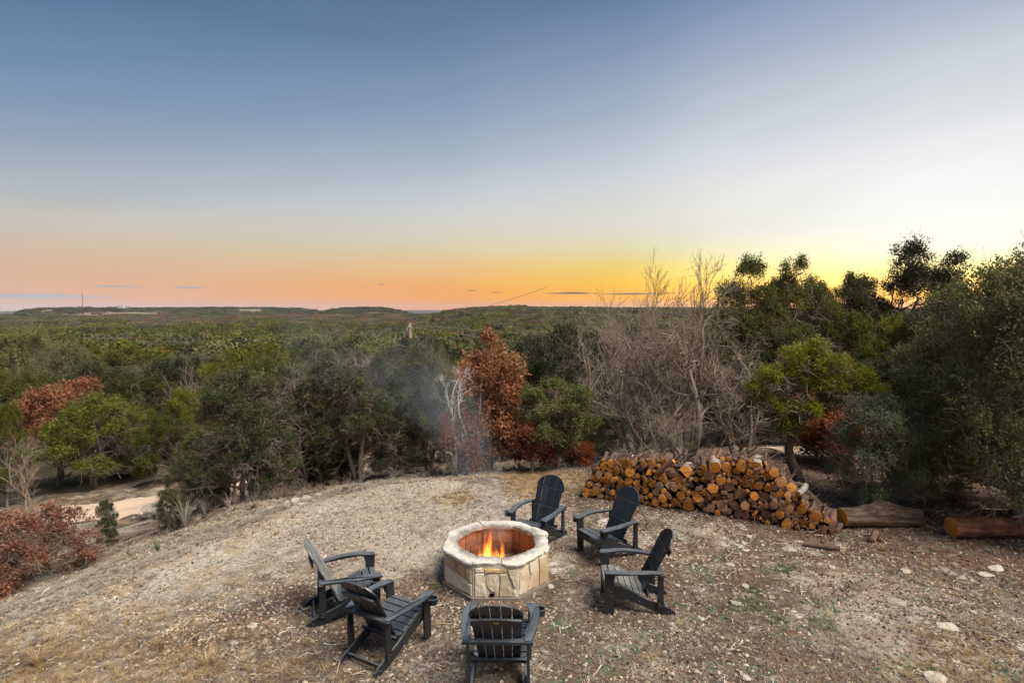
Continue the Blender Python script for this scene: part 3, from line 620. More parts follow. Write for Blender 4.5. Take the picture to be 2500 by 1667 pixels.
    def arch(y): return Lb - .235 * (1 - math.sqrt(max(0, 1 - min(1, abs(y) / .262) ** 2.1)))
    for q in range(5):
        f0, f1 = q / 5, (q + 1) / 5; e = lambda f, s: (-.5 + f) * (wb + (wt - wb) * s / Lb)
        yt = np.linspace(e(f0, Lb) + gp / 2, e(f1, Lb) - gp / 2, 7); P = [(0, e(f0, 0) + gp / 2)]
        sh = arch(yt[0]); P += [(sh * h, e(f0, sh * h) + gp / 2) for h in (.33, .66)]; P += [(arch(y), y) for y in yt]; sh = arch(yt[-1]); P += [(sh * h, e(f1, sh * h) - gp / 2) for h in (.66, .33)] + [(0, e(f1, 0) - gp / 2)]
        yc = (f0 + f1 - 1) / 2 * .45; ang = yc * .55; ty = np.array([0, 1, 0]) * math.cos(ang) + Nf * math.sin(ang); off = Nf * (.018 * (yc / .18) ** 2)
        P = [(u, v - yc) for u, v in P]; v, f = prism(P, B0 + off + Y * yc, Uv, ty, Nf, .018); MB().add(v, f).build('back_slat', M_CH, t)
        for s0 in (.30, .60):
            for y in (e(f0, s0) + .022, e(f1, s0) - .022): dot(B0 + off + Y * y + Uv * s0 + Nf * (.0185 + math.sin(ang) * (y - yc)), Nf)
    pr('back_brace', [(.575, -.235), (.575, .235), (.64, .232), (.652, .12), (.655, 0), (.652, -.12), (.64, -.232)], B0 - Nf * .024, Uv, Y, Nf, .022)
    mid = [(.285, -.33), (.285, .33), (.335, .33), (.345, .2), (.35, 0), (.345, -.2), (.335, -.33)]
    pr('arm_brace', [(-.335, -.325), (-.335, .325), (-.285, .325), (-.268, .2), (-.262, 0), (-.268, -.2), (-.285, -.325)], (0, 0, .496), X, Y, Z, .028)
    pr('lower_brace', [(-.27, .215), (-.27, .275), (.27, .275), (.27, .215)][::-1] and [(-.258, 0), (.258, 0), (.258, .05), (-.258, .05)], B0 - Nf * .024 + Uv * .015, Y, Uv, Nf, .022)
    pr('rear_stretcher', [(-.235, 0), (.235, 0), (.235, .038), (-.235, .038)], (-.395, 0, .05), Y, Z, X, .022)
    v, f = prism([(.605, -.025), (.605, .025), (.620, .025), (.620, -.025)], B0 - Nf * .0245, Uv, Y, -Nf, .0025, .0005); MB().add(v, f).build('brass_plate', M_BRASS, t)
    # cup holder under the sitter's right arm
    th = np.arange(18) / 18 * 2 * math.pi; prof = [(.040, 0), (.048, .002), (.050, .030), (.050, .062), (.062, .062), (.062, .070), (.046, .070), (.046, .030), (.040, .006)]
    V = np.concatenate([np.stack([np.cos(th) * r, np.sin(th) * r, np.full(18, z)], -1) for r, z in prof]); K = len(prof)
    fs = [(q * 18 + i, q * 18 + (i + 1) % 18, ((q + 1) % K) * 18 + (i + 1) % 18, ((q + 1) % K) * 18 + i) for q in range(K - 1) for i in range(18)] + [tuple((K - 1) * 18 + i for i in range(18)), tuple(range(18))[::-1]]
    MB().add(V + np.array([.305, -.385, .44]), fs).build('cup_holder', M_CH, t, smooth=False)
    o = scr.build('screws', M_SCREW, t); o['kind'] = 'stuff'
    return t
CH = [(.424, 8.624, 236.4, 'black adirondack chair behind the fire pit, its seat hidden by the stone rim'),
      (1.448, 8.158, 210.1, 'black adirondack chair standing directly in front of the left part of the woodpile'),
      (1.500, 6.728, 176.2, 'black adirondack chair at the right of the fire pit seen from its side'),
      (-.105, 5.169, 86.9, 'black adirondack chair in front of the fire pit with its back to the camera'),
      (-2.031, 6.618, 21.5, 'black adirondack chair on the far left with the pale sheen on its back slats'),
      (-1.34, 5.89, 58.5, 'black adirondack chair seen from behind between the leftmost chair and the one nearest the camera')]
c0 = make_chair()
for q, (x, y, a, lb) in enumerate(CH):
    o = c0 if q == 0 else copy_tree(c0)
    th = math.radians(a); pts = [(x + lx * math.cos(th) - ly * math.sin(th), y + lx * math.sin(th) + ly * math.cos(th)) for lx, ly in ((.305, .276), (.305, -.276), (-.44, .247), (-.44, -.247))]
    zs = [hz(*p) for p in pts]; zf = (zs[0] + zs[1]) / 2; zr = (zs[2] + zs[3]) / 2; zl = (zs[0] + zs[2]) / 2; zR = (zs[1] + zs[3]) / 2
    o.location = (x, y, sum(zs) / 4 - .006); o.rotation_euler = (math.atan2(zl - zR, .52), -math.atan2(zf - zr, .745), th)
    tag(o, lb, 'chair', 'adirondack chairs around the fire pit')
    if q in (2, 4):                                  # grazing sky sheen painted onto one chair's seat and another's back
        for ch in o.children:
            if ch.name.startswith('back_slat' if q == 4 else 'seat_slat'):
                ch.data = ch.data.copy(); ch.data.materials[0] = M_SHEEN; ch['label'] = 'slat with a painted pale grey green sheen'

# ------------------------------------------------------------------ firewood
def cut_mat(name, a, b, c_):
    m, g, out = mat(name); co = coords(g); x, y, z = g.xyz(co); r = g.math('SQRT', g.math('ADD', g.math('MULTIPLY', x, x), g.math('MULTIPLY', z, z)))
    n = g.noise(co, 12, 4, .6); rr = g.math('SINE', g.math('ADD', g.math('MULTIPLY', r, 420.), g.math('MULTIPLY', n, 9.)))
    c = g.mix(g.rng(rr, -1, 1, 0, 1), c4(*a), c4(*b)); c = g.mix(g.rng(g.noise(co, 9, 5, .7), .48, .66, 0, .6), c, c4(*c_))
    ang = g.math('ARCTAN2', z, x); ck = g.noise(g.comb(g.math('MULTIPLY', ang, 1.6), g.math('MULTIPLY', oinfo(g), 40.), g.math('MULTIPLY', r, 5.)), 3., 2, .5); c = g.mix(g.rng(g.math('ABSOLUTE', g.math('SUBTRACT', ck, .5)), .0, .022, .75, 0), c, c4(.05, .025, .012))
    c = g.mix(g.rng(g.math('FRACT', g.math('MULTIPLY', oinfo(g), 7.3)), .80, .95, 0, .65), c, c4(.30, .24, .185))
    c = g.mix(1., c, g.ramp(oinfo(g), [(0, (.68, .62, .62)), (.4, (.9, .86, .8)), (.7, (1, 1, 1)), (1, (1.2, 1.15, 1.05))]), 'MULTIPLY'); bsdf(g, out, c, .85, n, .35, .006, .12); return m
M_CUTO = cut_mat('orange_cut_wood', (.56, .215, .035), (.74, .34, .07), (.36, .12, .025)); M_CUTB = cut_mat('dusty_cut_wood', (.34, .165, .09), (.47, .26, .15), (.18, .08, .045))
M_BARK = bark('cedar_bark', (.035, .022, .016), (.17, .11, .08), 7, .15); M_BARKP = bark('lichened_bark', (.13, .105, .085), (.40, .36, .32), 5, .5); M_BARKR = bark('red_stringy_bark', (.06, .032, .022), (.25, .14, .095), 8, .08)
def log_shape(r, L, seed, lobes, k=16):
    """axis along y, cut end at y=0 facing -y; returns bark MB and cut-end MB"""
    rr = np.random.RandomState(seed); th = np.arange(k) / k * 2 * math.pi
    prof = 1 + sum(rr.randn() * lobes / (q ** .8) * np.cos(q * th + rr.rand() * 6.28) for q in (2, 3, 4, 5)) ; prof = np.clip(prof, .55, 1.35)
    if rr.rand() < .16:                              # split pieces: one or two flat faces
        for _ in range(1 + (rr.rand() < .5)): a_ = rr.rand() * 6.28; cc = np.cos(th - a_); prof = np.where(cc > .05, np.minimum(prof, (.12 + .4 * rr.rand()) / np.maximum(cc, .05)), prof)
        prof = prof * 1.12
    ys = np.array([0, .04, .3, .7, .97, 1]) * L; V = []
    bend = rr.randn(2) * .02
    for q, y in enumerate(ys):
        s = (1.0, 1.04, 1.05, 1.03, 1.0, .9)[q]; V.append(np.stack([np.cos(th) * r * prof * s * (1 + rr.randn(k) * .02) + bend[0] * math.sin(y / L * math.pi), np.full(k, y), np.sin(th) * r * prof * s * (1 + rr.randn(k) * .02) + bend[1] * math.sin(y / L * math.pi)], -1))
    K = len(ys); Vb = np.concatenate(V); i, j = np.meshgrid(np.arange(K - 1), np.arange(k), indexing='ij'); j2 = (j + 1) % k
    b = MB().add(Vb, np.stack([i * k + j, (i + 1) * k + j, (i + 1) * k + j2, i * k + j2], -1).reshape(-1, 4)); b.add(V[-1], [tuple(range(k))[::-1]])
    tilt = (rr.randn(2) * .10); e0 = V[0] * np.array([.955, 1, .955]); e0[:, 1] = -.003 + tilt[0] * e0[:, 0] + tilt[1] * e0[:, 2] - .004
    V0 = V[0].copy(); V0[:, 1] = tilt[0] * V0[:, 0] + tilt[1] * V0[:, 2]; b.v[0][:k] = V0
    cen = np.array([[0, -.010, 0]]); mids = e0 * .5 + cen * .5; Vc = np.concatenate([V0, e0, mids, cen])
    f = [(q * k + a, q * k + (a + 1) % k, (q + 1) * k + (a + 1) % k, (q + 1) * k + a) for q in range(2) for a in range(k)] + [(2 * k + a, 2 * k + (a + 1) % k, 3 * k) for a in range(k)]
    return b, MB().add(Vc, f)
PA, PB = np.array([1.53, 10.75]), np.array([5.25, 8.85]); PD = unit(PB - PA); PL = np.linalg.norm(PB - PA); PN = np.array([-PD[1], PD[0]])     # PN points away from the camera
if PN[1] < 0: PN = -PN
def pile_uv(px, py):
    """point of the pile's front face seen at this pixel: distance along it and height"""
    dx = (px - 1250) / F; cp, sp_ = math.cos(PITCH), math.sin(PITCH); b = -(py - 833.5) / F; d = np.array([dx, cp + b * sp_, -sp_ + b * cp])
    A = np.array([[d[0], -PD[0]], [d[1], -PD[1]]]); t, s = np.linalg.solve(A, PA); return s, H + d[2] * t
TOP = [pile_uv(*p) for p in [(1436, 1185), (1455, 1140), (1473, 1118), (1500, 1120), (1545, 1118), (1573, 1115), (1620, 1120), (1634, 1140), (1646, 1158), (1658, 1150), (1675, 1136), (1700, 1140), (1722, 1128), (1747, 1114), (1790, 1117), (1830, 1117), (1862, 1118), (1885, 1133), (1905, 1150), (1925, 1172), (1943, 1190), (1962, 1215), (1978, 1232), (2010, 1250), (2035, 1270), (2059, 1295)]]
ts, tz = [p[0] for p in TOP], [p[1] for p in TOP]
zbase = lambda s: hz(*(PA + PD * s))
big = [(1673, 1153, .105, 1, 'large round firewood log with pale lichened bark on top of the pile beside its dip', 0), (1747, 1137, .100, 1, 'large round firewood log with pale bark at the highest point of the woodpile', 0),
       (1583, 1150, .085, 0, 'round split firewood log high in the left part of the woodpile', 0), (1618, 1130, .075, 0, 'orange notched log at the right end of the woodpile left hump', 1), (1847, 1133, .085, 1, 'forked orange log on top of the right half of the woodpile', 1),
       (1841, 1165, .085, 0, 'wide orange half log below the forked log on the right of the pile', 1), (1619, 1168, .080, 0, 'orange hooked log below the left hump of the woodpile', 1), (1603, 1200, .070, 0, 'round orange log in the middle of the pile left part', 0),
       (1604, 1223, .068, 0, 'smooth round orange log low behind the middle chair', 0), (1565, 1243, .07, 0, 'round orange log at the foot of the pile behind the middle chair', 0), (1590, 1181, .075, 1, 'knotty orange log in the upper left half of the woodpile', 1),
       (1703, 1210, .095, 0, 'big fluted dusty log in the centre of the woodpile', 1), (1795, 1233, .10, 0, 'broad dusty split log low in the centre of the pile', 1), (1680, 1235, .10, 0, 'broad brown log low left of the pile centre', 1), (1760, 1265, .085, 0, 'dusty round log at the foot of the pile centre', 0),
       (1849, 1268, .06, 0, 'round amber log at the foot of the right half of the pile', 0), (1957, 1246, .085, 0, 'lobed orange log on the low right tail of the woodpile', 1), (1798, 1153, .07, 0, 'small orange log under the top of the right hump', 0), (1536, 1172, .08, 0, 'orange lobed log above the back of the middle chair', 1),
       (1480, 1180, .085, 1, 'orange lobed log at the left end of the woodpile', 1), (1503, 1150, .08, 0, 'pale split log at the upper left end of the woodpile', 1), (1983, 1282, .055, 0, 'small orange log at the foot of the pile tail', 0), (1735, 1125, .05, 0, 'reddish barked log lying behind the highest log of the pile', 0)]
logs = []
for px, py, r, lob, lb, _l in big:
    s, z = pile_uv(px, py); logs.append((s, z, r, _l, lb, lob))
rr = np.random.RandomState(5)
for r0, tries in ((.085, 260), (.07, 900), (.056, 3000), (.044, 7000), (.034, 9000), (.025, 9000)):
    for _ in range(tries):
        if len(logs) > 292: break
        s = rr.rand() * (PL + .1) - .05; zt = np.interp(s, ts, tz); zb = zbase(s); r = r0 * (.85 + .3 * rr.rand()); z = zb + r * .9 + rr.rand() * max(0, zt - zb - 1.9 * r)
        if zt - zb < 2 * r: continue
        if all((s - l[0]) ** 2 + (z - l[1]) ** 2 > ((r + l[2]) * .93) ** 2 for l in logs): logs.append((s, z, r, 0 if rr.rand() < .42 else 1, None, int(rr.rand() < .04)))
wn = ('left end', 'left hump', 'slope before its dip', 'dip', 'right hump', 'right shoulder', 'low tail', 'tail end')
for q, (s, z, r, lob, lb, pale) in enumerate(logs):
    sd_ = q + 300; L = (.42 + .12 * rr.rand()) * (1 if r > .04 else .85); bm_, ce = log_shape(r, L, sd_, .13 if lob else .035, 18 if r > .06 else 12)
    zb, zt = zbase(s), np.interp(s, ts, tz); u = (z - zb) / max(.1, zt - zb); orange = rr.rand() < (.93 if s < 2.0 else (.85 if u > .55 else .42)) or lb is not None and 'dusty' not in lb and 'brown' not in lb
    p = PA + PD * s - PN * (rr.rand() * .20 - .09)
    bmat = M_BARKP if pale else (M_BARKR if rr.rand() < .25 else M_BARK)
    o = bm_.build('firewood_log', bmat, loc=(p[0], p[1], z), smooth=True); o.rotation_euler = (rr.randn() * .08, 0, math.atan2(PD[1], PD[0]) + rr.randn() * .12)
    ce.build('cut_end', M_CUTO if orange else M_CUTB, o)
    if lb is None:
        zn = wn[min(7, max(0, int((s + .1) / (PL + .2) * 8)))]; hn = 'foot' if u < .22 else 'lower half' if u < .48 else 'upper half' if u < .75 else 'top'
        sn = ('thin' if r < .04 else 'medium thick' if r < .062 else 'thick'); lb = f"{sn} {'orange' if orange else 'dusty brown'} {'lobed' if lob else 'round'} log, {hn} of the woodpile {zn}"
    tag(o, lb, 'log', 'firewood logs stacked in the woodpile')
# shreds of bark, kindling and sticks stuffed in and round the pile
kb = MB()
for _ in range(800):
    s = rr.rand() * (PL + .15) - .05; zb, zt = zbase(s), np.interp(s, ts, tz); z = zb + rr.rand() ** .9 * (zt - zb + .01); p = PA + PD * s + PN * (.02 + .3 * rr.rand() - (.16 * rr.rand() + .30 if rr.rand() < .35 else 0)); d = np.array([*(PD * rr.randn() * .8 + PN * rr.randn() * .4), rr.randn() * .6]); d = unit(d) * (.05 + .12 * rr.rand()); d[2] -= .03
    v, f = stick((*p, z), np.array((*p, z)) + d, .005 + .009 * rr.rand(), .004, 4, 4, .004, rr.randint(9999)); kb.add(v, f)
for _ in range(150):
    s = .2 + rr.rand() * (PL - .5); zt = np.interp(s, ts, tz); p = PA + PD * s + PN * (.05 + .35 * rr.rand()); d = np.array([*(PD * rr.randn() + PN * rr.randn() * .5), rr.randn() * .25 + .1]); d = unit(d) * (.10 + .22 * rr.rand())
    v, f = stick((*p, zt - .05), np.array((*p, zt - .02)) + d, .005 + .008 * rr.rand(), .004, 5, 4, .008, rr.randint(9999)); kb.add(v, f)
o = kb.build('kindling', M_BARKR); tag(o, 'reddish bark shreds and thin kindling sticks wedged between the stacked logs', 'kindling', kind='stuff')
kb = MB()
for _ in range(130):  # long logs lying lengthwise behind the front row keep the pile from being see-through
    s = rr.rand() * (PL - .5); zb, zt = zbase(s), min(np.interp(s, ts, tz), np.interp(s + .4, ts, tz)); z = zb + .04 + rr.rand() * max(.01, zt - zb - .12); p = PA + PD * s + PN * (.3 + .22 * rr.rand())
    v, f = stick((*p, z), (*(p + PD * (.4 + .2 * rr.rand())), z + rr.randn() * .03), .045, .04, 8, 5, .01, rr.randint(9999)); kb.add(v, f)
o = kb.build('back_row_logs', M_BARK, smooth=True); tag(o, 'dark barked logs packed behind the front row of the woodpile', 'logs', kind='stuff')

def lying_log(name, p, q, r0, r1, k, seg, lab, group, mbark, seed, knot=None, face=None):
    rr = np.random.RandomState(seed); p, q = np.array(p, float), np.array(q, float); t = np.linspace(0, 1, seg); ax = unit(q - p); sd = unit(np.cross(ax, (0, 0, 1.))); up = np.cross(sd, ax); th = np.arange(k) / k * 2 * math.pi
    fl = 1 + .05 * np.cos(5 * th + 1)[None] + .05 * np.sin(11 * th[None] + t[:, None] * 2.5 + .6 * np.sin(t[:, None] * 9)) + .05 * np.abs(np.sin(8.5 * th[None] - t[:, None] * 1.5 + .5 * np.sin(t[:, None] * 14))) + .03 * np.cos(9 * th[None] + t[:, None] * 3) + .035 * np.cos(3 * th[None] + t[:, None] * 4) + rr.randn(seg, k) * .012
    R = (r0 + (r1 - r0) * t)[:, None] * fl
    if knot: R = R * (1 + knot[1] * np.exp(-((t[:, None] - knot[0]) / .22) ** 2) * np.clip(np.cos(th[None] - 1.5), 0, 1) ** 1.4 * (1 + .25 * np.sin(t[:, None] * 30 + th[None] * 3)))
    V = (p + ax * (t * np.linalg.norm(q - p))[:, None])[:, None] + R[..., None] * (np.cos(th)[None, :, None] * sd + np.sin(th)[None, :, None] * up)
    i, j = np.meshgrid(np.arange(seg - 1), np.arange(k), indexing='ij'); j2 = (j + 1) % k; Q = np.stack([i * k + j, i * k + j2, (i + 1) * k + j2, (i + 1) * k + j], -1).reshape(-1, 4)
    V = V - p; o = MB().add(V.reshape(-1, 3), Q).build(name, mbark, loc=p, smooth=True)
    for e, nm in ((0, -1), (seg - 1, 1)):
        c = V[e].mean(0) + ax * nm * .004; ring = V[e] * 1.; inner = c + (ring - c) * .94 + ax * nm * .006
        # cut face local frame: own object so that the rings follow the log
        Vc = np.concatenate([ring, inner, [c + ax * nm * .006]]); fs = [(a, (a + 1) % k, k + (a + 1) % k, k + a) for a in range(k)] + [(k + a, k + (a + 1) % k, 2 * k) for a in range(k)]
        MB().add(Vc, fs).build('cut_end', face or M_CUTO, o)
    if R.mean() > .12:
        for q_ in range(22):
            a_ = rr.rand() * 6.28; t0 = rr.rand() * .75; tt = np.linspace(t0, t0 + .1 + .2 * rr.rand(), 6); i_ = np.clip((tt * (seg - 1)).astype(int), 0, seg - 1); ka = int(a_ / 6.2832 * k) % k; q0 = V[i_, ka]; c0_ = V[i_].mean(1); nn_ = unit(q0 - c0_)
            wv = rr.rand() * .03 * np.linspace(0, 1, 6)[:, None] ** 2; ctr = q0 + nn_ * (.004 + wv); tg_ = unit(np.cross(nn_, np.tile(ax, (6, 1)))) * (.006 + .010 * rr.rand()); Vs = np.concatenate([ctr - tg_, ctr + tg_ + nn_ * .004, ctr - nn_ * .004])
            MB().add(Vs, [(e_, e_ + 1, e_ + 7, e_ + 6) for e_ in range(5)] + [(e_ + 6, e_ + 7, e_ + 13, e_ + 12) for e_ in range(5)] + [(e_ + 12, e_ + 13, e_ + 1, e_) for e_ in range(5)]).build('bark_strip', mbark, o)
    return tag(o, lab, 'log', group)
def low(px, py, r): g_ = gp(px, py); g_[2] += r; return g_
lying_log('felled_log', low(2056, 1284, .145), low(2240, 1283, .145), .155, .165, 40, 40, 'large dark barked felled log with an orange cut end and a knotted hump', 'felled logs beside the woodpile', bark('furrowed_bark', (.008, .006, .005), (.20, .135, .092), 9, .10, 1., 0), 3, (.52, .62))
lying_log('felled_log', low(2322, 1310, .15), low(2620, 1306, .13), .155, .125, 40, 40, 'reddish stripped felled log at the right edge with an orange cut end', 'felled logs beside the woodpile', bark('stripped_red_bark', (.030, .014, .010), (.30, .125, .065), 9, .08, 1., 0), 8)
lying_log('split_branch_log', low(1962, 1332, .035), low(2050, 1345, .035), .035, .045, 12, 12, 'thin grey branch log lying on the ground in front of the woodpile tail', None, M_BARK, 5)
lying_log('log_stub', low(2129, 1326, .05), low(2138, 1308, .055), .042, .05, 14, 6, 'short pinkish log stub standing askew below the large dark log', None, M_BARKR, 6, face=M_CUTB)
lying_log('log_stub', low(2148, 1322, .03), low(2152, 1308, .035), .03, .035, 12, 5, 'small dark log stub leaning behind the pinkish stub', None, M_BARK, 7, face=M_CUTB)
g0 = gp(2018, 1262); lying_log('leaning_log', g0 + np.array([.05, 0, .02]), g0 + np.array([-.40, .25, .52]), .065, .06, 14, 14, 'dark log propped up at a slant at the right end of the woodpile', None, M_BARK, 9)
lying_log('split_slab', np.array([*(PA + PD * 1.32 - PN * .02), .62]), np.array([*(PA + PD * 1.62 - PN * .05), .88]), .045, .04, 10, 10, 'reddish split piece of wood lying slanted in the dip of the woodpile', None, M_BARKR, 12)
# ------------------------------------------------------------------ trees
M_JUN = foliage('juniper_green', (.035, .048, .012), (.185, .200, .045), (.12, .105, .03), .3)
M_JUND = foliage('juniper_dark', (.028, .042, .018), (.135, .155, .060), (.07, .075, .03), .25)
M_JUNY = foliage('juniper_bright', (.050, .070, .012), (.215, .240, .035), (.15, .13, .03), .35)
M_OAKG = foliage('live_oak_grey', (.055, .066, .036), (.21, .215, .12), (.16, .145, .08), .25)
M_OAKL = foliage('live_oak_leaf', (.040, .054, .022), (.255, .265, .13), (.15, .15, .06), .4, var=.1, rough=.45)
M_OAKS = foliage('small_oak_leaf', (.030, .046, .018), (.15, .175, .07), (.13, .13, .05), .3, rough=.5)
M_SHR = foliage('shrub_leaf_grey', (.045, .066, .044), (.32, .35, .23), None, .4, var=.08, rough=.42)
M_RED = foliage('red_oak_leaf', (.10, .042, .028), (.38, .175, .115), (.33, .20, .13), .3)
M_REDD = foliage('rust_leaf', (.13, .035, .018), (.34, .12, .055), (.36, .17, .05), .35)
M_WOOD = bark('juniper_wood', (.040, .032, .025), (.24, .20, .16), 5, .15); M_GREY = bark('grey_twigs', (.125, .092, .066), (.39, .305, .225), 5, .3)
M_PALE = bark('bleached_wood', (.30, .27, .25), (.62, .58, .54), 5, .3)
def curve_between(A, B, K, wob, rr, sag=0.):
    t = np.linspace(0, 1, K)[None, :, None]; N = len(A); L = np.linalg.norm(B - A, axis=1)[:, None, None]
    P = A[:, None] + (B - A)[:, None] * t
    for f in (1, 2, 3): P = P + np.sin(t * math.pi * f) * rr.randn(N, 1, 3) * wob * L / f
    P[..., 2] += (np.sin(t * math.pi) * sag * L)[..., 0]; return P
def branch_set(par, Rp, n, ln, rr, K=5, spread=.9, up=.25, t0=.2, wob=.08, rad=.5, lj=.5):
    """n children on each of the parent polylines"""
    N, Kp, _ = par.shape; t = t0 + (1 - t0) * rr.rand(N, n) ** .8; f = t * (Kp - 1); i = np.minimum(f.astype(int), Kp - 2); w = (f - i)[..., None]
    ii = np.arange(N)[:, None]; st = par[ii, i] * (1 - w) + par[ii, i + 1] * w; tg = unit(par[ii, i + 1] - par[ii, i])
    r = Rp[ii, i] * (1 - w[..., 0]) + Rp[ii, i + 1] * w[..., 0]; d = unit(tg + unit(rr.randn(N, n, 3)) * spread + np.array([0, 0, up]))
    L = ln * (1 - lj + 2 * lj * rr.rand(N, n)) * (1 - .45 * t); st = st.reshape(-1, 3); en = st + (d * L[..., None]).reshape(-1, 3)
    P = curve_between(st, en, K, wob, rr); r0 = (r * rad).reshape(-1, 1); R = r0 * np.linspace(1, .45, K)[None]; return P, R
def sprigs(C, out, rr, m, L, w, up=.5, jit=.08, rnd_c=None):
    """m narrow leaf blades round every clump centre; triangles"""
    n = len(C); c = np.repeat(C, m, 0) + rr.randn(n * m, 3) * jit; d = unit(np.repeat(out, m, 0) * .7 + rr.randn(n * m, 3) * .6 + np.array([0, 0, up])); s = unit(np.cross(d, np.repeat(out, m, 0) + rr.randn(n * m, 3) * .6))
    l = L * (.6 + .8 * rr.rand(n * m, 1)); V = np.stack([c - s * w, c + s * w, c + d * l], 1).reshape(-1, 3)
    return V, np.arange(n * m * 3).reshape(-1, 3), np.clip(np.repeat(rnd_c, m) * .65 + rr.rand(n * m) * .35, 0, 1)
def leaves(C, out, rr, m, L, w, up=.1, jit=.1, rnd_c=None):
    n = len(C); c = np.repeat(C, m, 0) + rr.randn(n * m, 3) * jit; d = unit(np.repeat(out, m, 0) * .35 + rr.randn(n * m, 3) + np.array([0, 0, up])); s = unit(np.cross(d, np.repeat(out, m, 0) + rr.randn(n * m, 3) * .55))
    l = L * (.6 + .8 * rr.rand(n * m, 1)); ww = w * l / L; nn = np.cross(d, s) * l * .15
    V = np.stack([c, c + d * l * .45 + s * ww + nn, c + d * l, c + d * l * .45 - s * ww + nn], 1).reshape(-1, 3)
    return V, np.arange(n * m * 4).reshape(-1, 4), np.clip(np.repeat(rnd_c, m) * .5 + rr.rand(n * m) * .5, 0, 1)
def blob_points(lobes, n, rr, fill=.35):
    lo = np.array(lobes, float); vol = lo[:, 3] * lo[:, 4] + lo[:, 3] * lo[:, 5]; vol = vol ** .85; k = rr.choice(len(lo), n, p=vol / vol.sum()); u = unit(rr.randn(n, 3)); u[:, 2] = np.where(u[:, 2] < -.35, -u[:, 2], u[:, 2])
    # lumpy radius so that the crown's outline is uneven and has holes
    g = .5 + .5 * np.sin(u[:, 0] * 5 + k * 1.7) * np.sin(u[:, 1] * 6 + k * 2.9) * np.sin(u[:, 2] * 5 + k); r = (1 - fill * rr.rand(n) ** 1.6) * (.58 + .5 * g)
    C = lo[k, :3] + u * r[:, None] * lo[k, 3:6]; return C, u, k, g
